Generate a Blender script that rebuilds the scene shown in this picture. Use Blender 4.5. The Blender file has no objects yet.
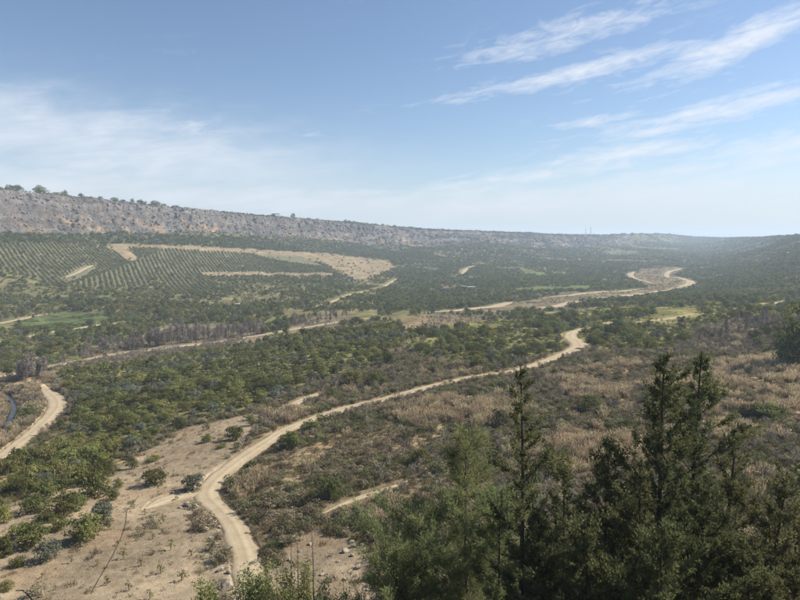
import bpy, bmesh, math, random
import numpy as np

# ------------------------------------------------------------------ camera
S = bpy.context.scene
COL = S.collection
CAMZ = 52.0
FPX = 600.0                       # focal length in photograph pixels (800 wide)
PITCH = math.atan(60.0 / FPX)
cam_data = bpy.data.cameras.new('camera')
cam = bpy.data.objects.new('camera', cam_data)
COL.objects.link(cam)
cam_data.sensor_width = 36.0
cam_data.lens = 36.0 * FPX / 800.0
cam_data.clip_start = 0.3
cam_data.clip_end = 30000.0
cam.location = (0, 0, CAMZ)
cam.rotation_euler = (math.pi / 2 - PITCH, 0, 0)
S.camera = cam

# ------------------------------------------------------------------ sun, sky, exposure
SUN_AZ = math.radians(72.0)       # clockwise from +Y
SUN_EL = math.radians(41.0)
sun_data = bpy.data.lights.new('sun', 'SUN')
sun_data.energy = 5.0
sun_data.angle = math.radians(0.6)
sun_data.color = (1.0, 0.93, 0.82)
sun = bpy.data.objects.new('sun', sun_data)
COL.objects.link(sun)
sun.location = (300, 100, 400)
sun.rotation_euler = (math.pi / 2 - SUN_EL, 0, math.pi - SUN_AZ)

world = bpy.data.worlds.new('World')
S.world = world
world.use_nodes = True
S.view_settings.view_transform = 'Standard'
S.view_settings.look = 'None'
S.view_settings.gamma = 1.0
S.view_settings.exposure = 0.88
S.view_settings.use_curve_mapping = False
S.render.engine = 'CYCLES'
S.cycles.use_denoising = True
S.cycles.max_bounces = 5
S.cycles.diffuse_bounces = 2
S.cycles.glossy_bounces = 1
S.cycles.transmission_bounces = 3
S.cycles.transparent_max_bounces = 8
S.cycles.volume_bounces = 1
S.cycles.caustics_reflective = False
S.cycles.caustics_refractive = False
SKY_STRENGTH = 0.069
HAZE_DENSITY = 0.00021


def px_dir(px, py):
    """World direction (unnormalised, y component free) of a photograph pixel."""
    dx = (px - 400.0) / FPX
    dy = (py - 300.0) / FPX
    c, s = math.cos(PITCH), math.sin(PITCH)
    return dx, c - s * dy, -(s + c * dy)


def build_world():
    nt = world.node_tree
    for n in list(nt.nodes):
        nt.nodes.remove(n)
    N, L = nt.nodes, nt.links

    def math_node(op, a, b=None, c=None, clamp=False):
        m = N.new('ShaderNodeMath')
        m.operation = op
        m.use_clamp = clamp
        for i, v in enumerate((a, b, c)):
            if v is None:
                continue
            if isinstance(v, (int, float)):
                m.inputs[i].default_value = v
            else:
                L.new(v, m.inputs[i])
        return m.outputs[0]
    out = N.new('ShaderNodeOutputWorld')
    bg = N.new('ShaderNodeBackground')
    bg.inputs['Strength'].default_value = SKY_STRENGTH
    sky = N.new('ShaderNodeTexSky')
    sky.sky_type = 'NISHITA'
    sky.sun_disc = False
    sky.sun_elevation = SUN_EL
    sky.sun_rotation = SUN_AZ
    sky.altitude = 100
    sky.air_density = 1.0
    sky.dust_density = 0.35
    sky.ozone_density = 3.8
    # sky coordinates: azimuth and elevation of the direction
    tc = N.new('ShaderNodeTexCoord')
    sep = N.new('ShaderNodeSeparateXYZ')
    L.new(tc.outputs['Generated'], sep.inputs[0])
    az = math_node('ARCTAN2', sep.outputs[0], sep.outputs[1])
    el = math_node('ARCSINE', sep.outputs[2])
    # fibrous cirrus texture, stretched along a gently tilted axis
    tilt = math.radians(9)
    ca, sa = math.cos(tilt), math.sin(tilt)
    along = math_node('ADD', math_node('MULTIPLY', az, ca), math_node('MULTIPLY', el, sa))
    across = math_node('SUBTRACT', math_node('MULTIPLY', el, ca), math_node('MULTIPLY', az, sa))

    def noise(sx, sy, detail, rough, dist=0.0, off=0.0):
        cx = N.new('ShaderNodeCombineXYZ')
        L.new(math_node('MULTIPLY', along, sx), cx.inputs[0])
        L.new(math_node('MULTIPLY', across, sy), cx.inputs[1])
        cx.inputs[2].default_value = off
        t = N.new('ShaderNodeTexNoise')
        t.inputs['Scale'].default_value = 1.0
        t.inputs['Detail'].default_value = detail
        t.inputs['Roughness'].default_value = rough
        t.inputs['Distortion'].default_value = dist
        L.new(cx.outputs[0], t.inputs['Vector'])
        return t.outputs['Fac']
    fib = noise(9, 70, 8, 0.62, 0.6, 3.0)
    puff = noise(26, 75, 7, 0.62, 0.9, 8.0)
    warp = noise(6, 16, 4, 0.5, 0.0, 21.0)
    warp2 = noise(14, 40, 4, 0.55, 0.0, 33.0)
    broad = noise(2.0, 7.0, 3, 0.5, 0.2, 55.0)
    # individual clouds (direction, half length, half thickness, tilt, strength, edge sharpness)
    clouds = [
        (556, 77, 105, 6.5, 8, 1.05), (612, 66, 55, 9, 10, 0.8), (745, 40, 95, 13, 17, 1.0), (700, 55, 50, 6, 12, .5),
        (575, 32, 110, 13, 11, 0.62), (640, 10, 80, 10, 14, .5), (790, 8, 50, 10, 20, .5), (520, 45, 45, 6, 8, .5),
        (720, 110, 105, 7, 7, 1.0), (590, 122, 40, 4.5, 6, 0.75), (655, 130, 60, 5, 3, 0.8), (745, 93, 50, 5, 10, .6),
        (620, 155, 90, 7, 6, 0.95), (770, 146, 60, 8, 5, 0.95), (520, 178, 150, 7, 6, 0.8), (730, 165, 110, 6, 4, .8), (450, 178, 40, 3, 12, .4),
        (700, 175, 150, 10, 5, 0.6), (120, 150, 190, 30, -6, 0.85), (200, 130, 60, 10, -14, 0.6), (205, 150, 45, 9, 10, .6),
        (20, 125, 120, 26, -4, .75), (300, 133, 70, 3, -2, 0.4), (230, 200, 330, 17, -3, 0.95), (560, 204, 420, 20, 2, 0.85), (330, 195, 120, 5, 3, .9), (660, 190, 160, 6, 4, .85),
        (20, 180, 220, 16, -4, .45),
    ]
    total = None
    veil = None
    for (px, py, hl, ht, tl, st) in clouds:
        x, y, z = px_dir(px, py)
        l = math.sqrt(x * x + y * y + z * z)
        a0, e0 = math.atan2(x, y), math.asin(z / l)
        t = math.radians(tl)
        da = math_node('SUBTRACT', az, a0)
        de = math_node('SUBTRACT', el, e0)
        p = math_node('ADD', math_node('MULTIPLY', da, math.cos(t) * FPX / hl), math_node('MULTIPLY', de, math.sin(t) * FPX / hl))
        q = math_node('SUBTRACT', math_node('MULTIPLY', de, math.cos(t) * FPX / ht), math_node('MULTIPLY', da, math.sin(t) * FPX / ht))
        q = math_node('ADD', q, math_node('MULTIPLY_ADD', warp2, 2.0, -1.0))
        p = math_node('ADD', p, math_node('MULTIPLY_ADD', warp, 1.2, -0.6))
        d2 = math_node('ADD', math_node('MULTIPLY', p, p), math_node('MULTIPLY', q, q))
        m = math_node('EXPONENT', math_node('MULTIPLY', d2, -0.9))
        m = math_node('MULTIPLY', m, st)
        if ht >= 16 and py > 100:
            veil = m if veil is None else math_node('MAXIMUM', veil, m)
        else:
            total = m if total is None else math_node('MAXIMUM', total, m)
    # thin cirrus over the rest of the sky
    rest = math_node('MULTIPLY', math_node('MULTIPLY_ADD', broad, 3.0, -1.45, clamp=True), 0.30)
    total = math_node('ADD', total, math_node('MULTIPLY', rest, 0.5))
    tex = math_node('ADD', math_node('MULTIPLY', fib, 0.55), math_node('MULTIPLY', puff, 0.45))
    tex = math_node('MULTIPLY_ADD', tex, 4.2, -1.45, clamp=True)
    tex = math_node('MULTIPLY_ADD', tex, 0.8, 0.2)
    cover = math_node('MULTIPLY', math_node('SUBTRACT', math_node('ADD', total, math_node('MULTIPLY', tex, .85)), .85), .85, clamp=True)
    soft = math_node('ADD', math_node('MULTIPLY', warp, 0.7), math_node('MULTIPLY', fib, 0.6))
    soft = math_node('MULTIPLY_ADD', soft, 2.4, -0.85, clamp=True)
    soft = math_node('MULTIPLY_ADD', soft, 0.75, 0.25)
    cover = math_node('MAXIMUM', cover, math_node('MULTIPLY', veil, soft))
    cover = math_node('MULTIPLY', cover, 0.95, clamp=True)
    mix = N.new('ShaderNodeMix')
    mix.data_type = 'RGBA'
    L.new(cover, mix.inputs['Factor'])
    hs = N.new('ShaderNodeHueSaturation')
    hs.inputs['Saturation'].default_value = 0.96
    L.new(sky.outputs[0], hs.inputs['Color'])
    L.new(hs.outputs[0], mix.inputs['A'])
    mix.inputs['B'].default_value = (7.4, 7.6, 8.0, 1)
    # grey-blue murk low over the whole horizon
    low = math_node('EXPONENT', math_node('MULTIPLY', math_node('MAXIMUM', el, 0.0), -15.0))
    low = math_node('MULTIPLY', low, 0.85)
    mix2 = N.new('ShaderNodeMix')
    mix2.data_type = 'RGBA'
    L.new(low, mix2.inputs['Factor'])
    L.new(mix.outputs['Result'], mix2.inputs['A'])
    mix2.inputs['B'].default_value = (4.2, 4.75, 5.4, 1)
    L.new(mix2.outputs['Result'], bg.inputs['Color'])
    L.new(bg.outputs[0], out.inputs['Surface'])


build_world()

# ------------------------------------------------------------------ numeric helpers
rng = np.random.default_rng(7)
random.seed(7)


def hash2(ix, iy, seed):
    ix = ix.astype(np.int64).astype(np.uint64)
    iy = iy.astype(np.int64).astype(np.uint64)
    with np.errstate(over='ignore'):
        h = ix * np.uint64(374761393) + iy * np.uint64(668265263) + np.uint64(seed * 1274126177 + 12345)
        h = (h ^ (h >> np.uint64(13))) * np.uint64(1274126177)
        h = h ^ (h >> np.uint64(16))
        h = (h * np.uint64(2246822519)) ^ (h >> np.uint64(11))
    return (h & np.uint64(0xFFFFFF)).astype(np.float64) / float(0xFFFFFF)


def vnoise(x, y, seed=0):
    x = np.asarray(x, float); y = np.asarray(y, float)
    ix, iy = np.floor(x), np.floor(y)
    fx, fy = x - ix, y - iy
    fx = fx * fx * fx * (fx * (fx * 6 - 15) + 10); fy = fy * fy * fy * (fy * (fy * 6 - 15) + 10)
    a = hash2(ix, iy, seed); b = hash2(ix + 1, iy, seed)
    c = hash2(ix, iy + 1, seed); d = hash2(ix + 1, iy + 1, seed)
    return (a * (1 - fx) + b * fx) * (1 - fy) + (c * (1 - fx) + d * fx) * fy


def fbm(x, y, oct=4, seed=0, gain=0.5):
    """Fractal noise, roughly -1..1."""
    s = 0; a = 1.0; n = 0
    for o in range(oct):
        ca, sa = math.cos(o * 0.9 + seed), math.sin(o * 0.9 + seed)
        s = s + a * (vnoise((x * ca - y * sa) * 2 ** o + 17.3 * o, (x * sa + y * ca) * 2 ** o - 9.1 * o, seed + o) * 2 - 1)
        n += a; a *= gain
    return s / n * 1.5


def smooth(a, b, x):
    t = np.clip((x - a) / (b - a), 0, 1)
    return t * t * (3 - 2 * t)


def tau(py):
    """Drop per metre of depth for a photograph row."""
    dy = (np.asarray(py, float) - 300.0) / FPX
    c, s = math.cos(PITCH), math.sin(PITCH)
    return (s + c * dy) / (c - s * dy)


def project(X, Y, Z):
    """World -> photograph pixel (used to look up which land a spot of ground is)."""
    c, s = math.cos(PITCH), math.sin(PITCH)
    z = Z - CAMZ
    d = np.maximum(Y * c - z * s, 1e-3)
    v = Y * s + z * c
    return 400.0 + FPX * X / d, 300.0 - FPX * v / d


# ------------------------------------------------------------------ terrain profiles
# every column: (row, depth) of the same sequence of features, near -> far
COLS = {
    -400: [(600, 50), (550, 60), (500, 76), (450, 112), (400, 160), (375, 190), (350, 222), (330, 250), (315, 275), (300, 300), (285, 325), (275, 340), (256, 362), (232, 384), (217, 396), (140, 424)],
    0: [(600, 52), (550, 62), (500, 80), (450, 122), (400, 185), (375, 226), (350, 283), (330, 342), (315, 400), (300, 450), (285, 500), (275, 520), (262, 548), (243, 592), (236, 615), (188, 662)],
    200: [(600, 51), (550, 62), (500, 79), (450, 103), (400, 156), (375, 204), (350, 270), (330, 345), (315, 415), (300, 500), (290, 565), (280, 625), (265, 705), (247, 800), (232, 862), (209, 920)],
    400: [(600, 48), (550, 57), (500, 72), (450, 93), (400, 130), (375, 163), (350, 213), (330, 288), (315, 385), (300, 520), (290, 625), (275, 850), (262, 1050), (250, 1260), (245, 1370), (228, 1450)],
    500: [(600, 46), (550, 56), (500, 70), (450, 90), (400, 124), (375, 155), (350, 203), (330, 272), (315, 360), (300, 510), (290, 620), (275, 870), (262, 1120), (252, 1420), (246.5, 1600), (232, 1720)],
    600: [(600, 44), (550, 54), (500, 68), (450, 88), (400, 120), (375, 149), (350, 195), (330, 258), (315, 335), (300, 490), (290, 612), (275, 880), (262, 1240), (252, 1640), (247, 1920), (235.5, 2080)],
    700: [(600, 42), (550, 51), (500, 65), (450, 84), (400, 114), (375, 142), (350, 183), (330, 238), (315, 300), (300, 430), (290, 605), (275, 880), (262, 1300), (250, 2000), (243, 2700), (237.5, 3300)],
    800: [(600, 40), (550, 49), (500, 62), (450, 80), (400, 108), (375, 135), (350, 172), (330, 215), (315, 265), (300, 372), (290, 480), (275, 600), (262, 720), (250, 860), (243, 980), (235.5, 1150)],
    1200: [(600, 38), (550, 46), (500, 58), (450, 75), (400, 100), (375, 125), (350, 160), (330, 200), (315, 245), (300, 330), (290, 430), (275, 560), (262, 680), (250, 800), (240, 920), (226, 1100)],
}
SKYLINE = [(-400, 140), (-100, 178), (0, 188), (45, 193.5), (100, 199), (150, 205), (200, 210), (250, 214.5), (300, 219), (350, 223), (400, 228), (430, 230.5),
           (500, 233), (560, 235.5), (600, 236), (630, 235), (660, 234.5), (690, 237), (720, 238.5), (760, 238.5), (800, 236), (1000, 230), (1200, 226)]
NU = 420
U_T = np.linspace(-1.6, 1.6, NU)
cpx = np.array(sorted(COLS)); K = 16
cu = (cpx - 400) / FPX
kr = np.zeros((NU, K)); ky = np.zeros((NU, K))
for k in range(K):
    kr[:, k] = np.interp(U_T, cu, [COLS[c][k][0] for c in cpx])
    ky[:, k] = np.interp(U_T, cu, [math.log(COLS[c][k][1]) for c in cpx])
ker = np.exp(-np.linspace(-2, 2, 13) ** 2); ker /= ker.sum()
for k in range(K):
    for arr in (kr, ky):
        pad = np.concatenate([np.full(6, arr[0, k]), arr[:, k], np.full(6, arr[-1, k])])
        arr[:, k] = np.convolve(pad, ker, 'valid')
kr[:, K - 1] = np.interp(U_T * FPX + 400, [a for a, b in SKYLINE], [b for a, b in SKYLINE])
kY = np.exp(ky)
kz = CAMZ - kY * tau(kr)
# near slope knots and plateau knots
V0, V1, NV = math.log(2.0), math.log(7000.0), 2600
V_T = np.linspace(V0, V1, NV)


def pchip(x, y, xn):
    h = np.diff(x); d = np.diff(y) / h
    m = np.zeros_like(y)
    w1 = 2 * h[1:] + h[:-1]; w2 = h[1:] + 2 * h[:-1]
    ok = d[:-1] * d[1:] > 0
    with np.errstate(divide='ignore', invalid='ignore'):
        mm = (w1 + w2) / (w1 / d[:-1] + w2 / d[1:])
    m[1:-1] = np.where(ok, mm, 0)
    m[0] = d[0]; m[-1] = d[-1]
    i = np.clip(np.searchsorted(x, xn) - 1, 0, len(x) - 2)
    t = (xn - x[i]) / h[i]
    t2, t3 = t * t, t * t * t
    return (2 * t3 - 3 * t2 + 1) * y[i] + (t3 - 2 * t2 + t) * h[i] * m[i] + (-2 * t3 + 3 * t2) * y[i + 1] + (t3 - t2) * h[i] * m[i + 1]


ZT = np.zeros((NU, NV))
for i in range(NU):
    top = kY[i, -1]
    n0 = kY[i, 0] * np.array([0.05, 0.2, 0.5, 0.8])
    yy = np.concatenate([n0, kY[i], [top * 1.15, top * 1.6, 7200.0]])
    zz = np.concatenate([CAMZ - np.array([2.0, n0[1] * .72, n0[2] * .80, n0[3] * .745]), kz[i], [kz[i, -1] + 1.5, kz[i, -1] + 2.0, min(kz[i, -1], 62.0) - 4.0]])
    ZT[i] = pchip(np.log(yy), zz, V_T)


def base_z(X, Y):
    u = np.clip((X / np.maximum(Y, 1.0) - U_T[0]) / (U_T[1] - U_T[0]), 0, NU - 1.001)
    v = np.clip((np.log(np.maximum(Y, 2.001)) - V0) / (V_T[1] - V_T[0]), 0, NV - 1.001)
    i = u.astype(int); j = v.astype(int); fu = u - i; fv = v - j
    return (ZT[i, j] * (1 - fu) + ZT[i + 1, j] * fu) * (1 - fv) + (ZT[i, j + 1] * (1 - fu) + ZT[i + 1, j + 1] * fu) * fv


def knot_depth(X, Y, k):
    return np.interp(X / np.maximum(Y, 1.0), U_T, kY[:, k])


def cliff_mask(X, Y):
    """0..1 position up the rock face (0 at foot, 1 at rim), and how strongly it is a cliff."""
    b = knot_depth(X, Y, 14); t = knot_depth(X, Y, 15)
    f = (Y - b) / (t - b)
    u = X / np.maximum(Y, 1)
    strong = 1 - smooth(0.30, 0.46, u)
    return f, strong


def raw_z(X, Y):
    f, strong = cliff_mask(X, Y)
    m = smooth(-0.35, 0.1, f) * (1 - smooth(1.0, 1.25, f)) * strong
    warp = fbm(X / 34, Y / 34, 4, 11) * 11 + fbm(X / 6, Y / 6, 3, 12) * 4.2
    z = base_z(X, Y + m * warp)
    # ledges on the rock face
    mm = smooth(0.0, 0.15, f) * (1 - smooth(0.9, 1.05, f)) * strong
    st = z / 11.0 + fbm(X / 60, Y / 60, 2, 14) * 0.8
    led = (st - np.floor(st))
    z = z + mm * (smooth(0.25, 0.75, led) - led) * 9.0
    # general relief
    lim = smooth(30, 70, Y)
    z = z + lim * fbm(X / 22, Y / 22, 3, 21) * (0.35 + 0.25 * smooth(100, 200, Y))
    z = z + lim * fbm(X / 4.5, Y / 4.5, 2, 22) * 0.10 * (1 - smooth(150, 300, Y))
    z = z + smooth(160, 420, Y) * fbm(X / 75, Y / 75, 3, 23) * 1.3 * (1 - smooth(.55, .95, f))
    far = smooth(700, 1300, Y) * (1 - smooth(0.75, 1.0, f))
    rough = smooth(0.05, 0.35, (z - 3) / 60)
    z = z + far * rough * fbm(X / 230, Y / 300, 4, 24) * 9
    # the gully under the bank left of the track
    return z


# ------------------------------------------------------------------ pixels -> ground
def ray_ground(px, py, fn=None):
    """Depth where the sight line of a photograph pixel meets the ground."""
    fn = fn or raw_z
    dx, dyv, dz = px_dir(px, py)
    Y = np.exp(np.linspace(math.log(6.0), math.log(5200.0), 5000))
    s = Y / dyv
    X = dx * s
    Z = CAMZ + dz * s
    g = fn(X, Y)
    hit = np.argmax(Z < g)
    if Z[hit] >= g[hit]:
        hit = len(Y) - 1
    return float(X[hit]), float(Y[hit]), float(g[hit])


TRACKS = {
    'main': ([(258, 640), (252, 600), (249, 575), (244, 550), (233, 526), (218, 508), (207, 495), (215, 480), (238, 461), (266, 442), (285, 431), (320, 416), (350, 407), (380, 400), (405, 393),
              (440, 384), (475, 377), (508, 372), (532, 365), (555, 357), (573, 350), (580, 346), (577, 341), (570, 337), (573, 332), (585, 328)],
             [3.1, 3.1, 3.1, 3.1, 3.2, 3.4, 3.7, 3.5, 3.4, 3.4, 3.4, 3.5, 3.6, 3.6, 3.4, 3.4, 3.4, 3.4, 3.4, 4.2, 6, 7.5, 7.5, 6, 5, 4]),
    'spur': ([(205, 493), (187, 495), (165, 500), (145, 508)], [3.2, 3.0, 2.8, 2.2]),
    'river_path': ([(-30, 478), (0, 459), (18, 444), (36, 429), (50, 416), (57, 406), (54, 397), (46, 390), (42, 384)], [4.2, 4.2, 4.2, 4.3, 4.8, 5.4, 5.2, 4.2, 3.4]),
    'valley_road': ([(-40, 384), (0, 376), (30, 370), (60, 364), (120, 354), (200, 344), (260, 335), (300, 328), (330, 323), (360, 319), (388, 317)], [4.5] * 9 + [5, 4]),
    'far_lane': ([(306, 309), (328, 303), (345, 296), (362, 292), (378, 288), (396, 279)], [4.5] * 6),
    'field_lane': ([(-20, 346), (10, 340), (40, 334), (80, 328), (135, 320)], [4.5, 5, 5, 4.5, 4]),
    'field_edge': ([(-20, 326), (0, 323), (25, 318), (52, 313)], [4, 4, 4, 3]),
    'terrace_lane': ([(62, 279), (76, 273), (90, 266), (97, 265)], [5, 5, 6, 5]),
    'river_road': ([(415, 313), (450, 310.5), (480, 307.5), (500, 304.5), (512, 302)], [7, 8, 9, 14, 15]),
    'river_road_near': ([(525, 309.5), (545, 307), (565, 303.5), (595, 299), (620, 296.5), (648, 293.5), (668, 290)], [7, 8, 9, 9, 10, 10, 10]),
    'river_bend': ([(668, 290), (684, 286), (690, 281.5), (680, 278), (668, 277), (668, 272), (682, 268)], [12, 13, 12, 10, 9, 9, 8]),
    'river_loop': ([(655, 284), (645, 281), (634, 278), (630, 274), (634, 271.5)], [10, 10, 10, 10, 9]),
    'far_road': ([(540, 298.5), (570, 295), (600, 291.5), (640, 289)], [8, 9, 9, 8]),
    'crest_track': ([(752, 308), (766, 304.5), (785, 301), (810, 297)], [7, 7, 5, 4.5]),
    'hillside_road': ([(461, 274), (466, 269), (474, 266), (480, 265)], [9, 9, 9, 8]),
    'park_track': ([(588, 328), (612, 322), (640, 322), (665, 319), (700, 313)], [3.4, 4, 4, 4, 4]),
    'terrace_trail': ([(322, 514), (340, 505), (362, 497), (385, 489), (412, 479)], [.9, 1.1, 1.2, 1.0, .8]),
    'bank_trail': ([(270, 415), (290, 406), (310, 397), (330, 389)], [3, 3.4, 3.4, 2.6]),
}


def catmull(P, n):
    P = np.array(P, float)
    A = np.vstack([2 * P[0] - P[1], P, 2 * P[-1] - P[-2]])
    out = []
    for i in range(1, len(A) - 2):
        t = np.linspace(0, 1, n, endpoint=False)[:, None]
        p0, p1, p2, p3 = A[i - 1], A[i], A[i + 1], A[i + 2]
        out.append(0.5 * ((2 * p1) + (-p0 + p2) * t + (2 * p0 - 5 * p1 + 4 * p2 - p3) * t ** 2 + (-p0 + 3 * p1 - 3 * p2 + p3) * t ** 3))
    return np.vstack(out + [P[-1:]])


TR = {}
for nm, (pix, wid) in TRACKS.items():
    pts = [ray_ground(px, py) for px, py in pix]
    P = np.array([[p[0], p[1], w] for p, w in zip(pts, wid)])
    # resample roughly every couple of metres
    C = catmull(P, 24)
    seg = np.hypot(np.diff(C[:, 0]), np.diff(C[:, 1])); s = np.concatenate([[0], np.cumsum(seg)])
    step = max(1.2, s[-1] / 160)
    sn = np.linspace(0, s[-1], max(6, int(s[-1] / step)))
    x = np.interp(sn, s, C[:, 0]); y = np.interp(sn, s, C[:, 1]); w = np.interp(sn, s, C[:, 2])
    z = raw_z(x, y)
    kk = np.ones(7) / 7
    z = np.convolve(np.concatenate([np.full(3, z[0]), z, np.full(3, z[-1])]), kk, 'valid')
    # the tracks fade out into the vegetation at their ends
    tail = np.minimum(sn, s[-1] - sn) / min(12 + 0.06 * y.mean(), s[-1] * 0.3)
    if nm not in ('main',):
        w = w * (0.12 + 0.88 * np.clip(tail, 0, 1) ** 0.6)
    TR[nm] = np.stack([x, y, z, w], 1)


def track_dist(X, Y, names=None):
    """Distance to the nearest track beyond its edge, and that track's level."""
    X = np.asarray(X, float); Y = np.asarray(Y, float)
    best = np.full(X.shape, 1e9); bz = np.zeros(X.shape); bw = np.ones(X.shape)
    for nm, T in TR.items():
        if names and nm not in names:
            continue
        m = 30.0
        box = (X > T[:, 0].min() - m) & (X < T[:, 0].max() + m) & (Y > T[:, 1].min() - m) & (Y < T[:, 1].max() + m)
        idx = np.nonzero(box.ravel())[0]
        if len(idx) == 0:
            continue
        for c in range(0, len(idx), 20000):
            ii = idx[c:c + 20000]
            x = X.ravel()[ii][:, None]; y = Y.ravel()[ii][:, None]
            a = T[:-1]; b = T[1:]
            ex = b[:, 0] - a[:, 0]; ey = b[:, 1] - a[:, 1]
            t = np.clip(((x - a[:, 0]) * ex + (y - a[:, 1]) * ey) / (ex * ex + ey * ey + 1e-9), 0, 1)
            d = np.hypot(x - a[:, 0] - t * ex, y - a[:, 1] - t * ey)
            hw = 0.5 * (a[:, 3] * (1 - t) + b[:, 3] * t)
            e = d - hw
            j = np.argmin(e, 1); r = np.arange(len(ii))
            ej = e[r, j]; tj = t[r, j]
            zj = a[j, 2] * (1 - tj) + b[j, 2] * tj
            bf = best.ravel(); cur = bf[ii]; upd = ej < cur
            bf[ii[upd]] = ej[upd]
            bz.ravel()[ii[upd]] = zj[upd]; bw.ravel()[ii[upd]] = hw[r, j][upd]
    return best, bz, bw


# stream at the left edge
STREAM = np.array([ray_ground(px, py)[:2] for px, py in [(-40, 446), (-8, 428), (8, 412), (14, 400), (6, 392), (-12, 387), (-50, 384)]])
STREAM = catmull(STREAM, 10)


def stream_dist(X, Y):
    X = np.asarray(X, float); Y = np.asarray(Y, float)
    d = np.full(X.shape, 1e9)
    box = (X < STREAM[:, 0].max() + 30) & (X > STREAM[:, 0].min() - 30) & (Y > STREAM[:, 1].min() - 30) & (Y < STREAM[:, 1].max() + 30)
    x = X[box][:, None]; y = Y[box][:, None]
    if x.size:
        d[box] = np.min(np.hypot(x - STREAM[:, 0], y - STREAM[:, 1]), 1)
    return d


STREAM_Z = float(np.min(raw_z(STREAM[:, 0], STREAM[:, 1]))) - 0.9


def height(X, Y):
    X = np.asarray(X, float); Y = np.asarray(Y, float)
    z = raw_z(X, Y)
    e, tz, hw = track_dist(X, Y)
    fe = 1.2 + 0.004 * Y
    k = 1 - smooth(0, 1, (e - 0.25) / (fe * 1.6))
    sink = (0.07 + 0.0012 * Y)
    z = z * (1 - k) + (tz - sink * (e < 0.15)) * k
    sd = stream_dist(X, Y)
    ks = 1 - smooth(1.2, 5, sd)
    z = z * (1 - ks) + np.minimum(z, STREAM_Z - 0.4) * ks
    return z


# ------------------------------------------------------------------ land cover, drawn as areas of the ground
SCRUB, SOIL, ORCH, GROVE, REED, PARK, MAUVE, MID, BELT, TAN, ROWS, CROP, RIVER, FARH, CLIFF, TOP, RIPAR, SLOPE, GREENF, DRYBANK = range(20)
LAND = np.full((620, 800), SCRUB, np.int8)
gy, gx = np.mgrid[0:620, 0:800]


def paint(cls, poly):
    px = np.array([p[0] for p in poly], float); py = np.array([p[1] for p in poly], float)
    inside = np.zeros(LAND.shape, bool); j = len(px) - 1
    for i in range(len(px)):
        c = ((py[i] > gy) != (py[j] > gy)) & (gx < (px[j] - px[i]) * (gy - py[i]) / (py[j] - py[i] + 1e-12) + px[i])
        inside ^= c; j = i
    LAND[inside] = cls


paint(FARH, [(-1, 0), (801, 0), (801, 299), (700, 303), (600, 305), (520, 316), (400, 314), (400, 240), (-1, 240)])
paint(MID, [(-1, 238), (420, 238), (440, 260), (420, 300), (420, 318), (330, 326), (200, 348), (60, 362), (-1, 380)])
paint(FARH, [(395, 226), (801, 226), (801, 299), (700, 303), (600, 305), (520, 314), (430, 312), (400, 300), (400, 270)])
paint(BELT, [(-1, 226), (60, 236), (120, 232), (200, 236), (330, 238), (420, 244), (430, 262), (395, 264), (330, 256), (200, 247), (110, 244), (60, 243), (-1, 247)])
paint(ROWS, [(102, 243), (200, 245), (300, 252), (332, 271), (200, 277), (150, 280), (128, 262)])
paint(TAN, [(100, 243), (150, 244.5), (200, 246), (330, 253), (388, 260), (395, 266), (385, 272), (360, 280), (346, 276), (331, 266), (300, 255.5), (200, 250), (150, 247.5), (128, 248)])
paint(TAN, [(200, 271.5), (334, 272.5), (334, 276), (205, 275.5)])
paint(ROWS, [(-1, 243), (101, 243), (120, 254), (152, 285), (105, 288), (60, 286), (30, 276), (-1, 268)])
paint(TAN, [(104, 245), (126, 247), (138, 258), (130, 262)])
paint(ROWS, [(158, 279), (212, 279), (222, 293), (170, 293)])
paint(CROP, [(18, 331), (25, 319), (60, 312), (105, 312), (112, 321), (62, 330)])
paint(ORCH, [(60, 372), (110, 366), (170, 356), (260, 340), (330, 329), (398, 322), (404, 345), (380, 362), (340, 372), (300, 386), (262, 402), (245, 412), (185, 427), (150, 442), (92, 446), (58, 428), (68, 408), (72, 394)])
paint(GROVE, [(-1, 462), (24, 444), (58, 424), (125, 444), (114, 460), (104, 476), (62, 490), (-1, 512)])
paint(RIPAR, [(-1, 384), (30, 372), (66, 368), (58, 388), (66, 398), (62, 412), (30, 440), (-1, 464)])
paint(PARK, [(404, 330), (480, 320), (560, 311), (640, 304), (800, 298), (800, 309), (742, 318), (720, 335), (660, 350), (606, 354), (585, 340), (560, 350), (520, 366), (440, 362), (404, 350)])
paint(MAUVE, [(690, 330), (720, 322), (782, 313), (800, 318), (800, 346), (725, 352), (688, 348)])
paint(REED, [(372, 442), (398, 412), (440, 398), (520, 392), (530, 408), (500, 425), (440, 436), (395, 452)])
paint(REED, [(560, 372), (620, 362), (650, 368), (720, 362), (800, 352), (800, 400), (720, 408), (640, 400), (570, 398)])
paint(REED, [(690, 412), (800, 400), (800, 432), (700, 440)])
paint(REED, [(536, 446), (560, 432), (640, 428), (700, 445), (640, 470), (545, 478)])
paint(REED, [(225, 505), (240, 480), (290, 455), (330, 450), (300, 480), (260, 500)])
paint(REED, [(255, 438), (290, 412), (310, 410), (285, 432)])
paint(RIVER, [(490, 306), (545, 297), (600, 291), (648, 287), (630, 276), (640, 269), (672, 266), (688, 268), (672, 274), (690, 279), (690, 286), (668, 292), (600, 300), (540, 310), (440, 314)])
paint(GREENF, [(515, 287.5), (588, 285.5), (590, 289.5), (515, 290.5)])
paint(GREENF, [(519, 268), (545, 273), (548, 276.5), (525, 274)])
paint(GREENF, [(425, 230), (500, 231), (500, 236), (440, 237)])
paint(SOIL, [(-1, 620), (-1, 512), (62, 490), (104, 476), (114, 460), (150, 446), (185, 430), (222, 420), (262, 412), (266, 420), (246, 440), (215, 470), (199, 484), (200, 500), (214, 520), (228, 545), (240, 580), (245, 620), (-1, 620)])
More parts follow.
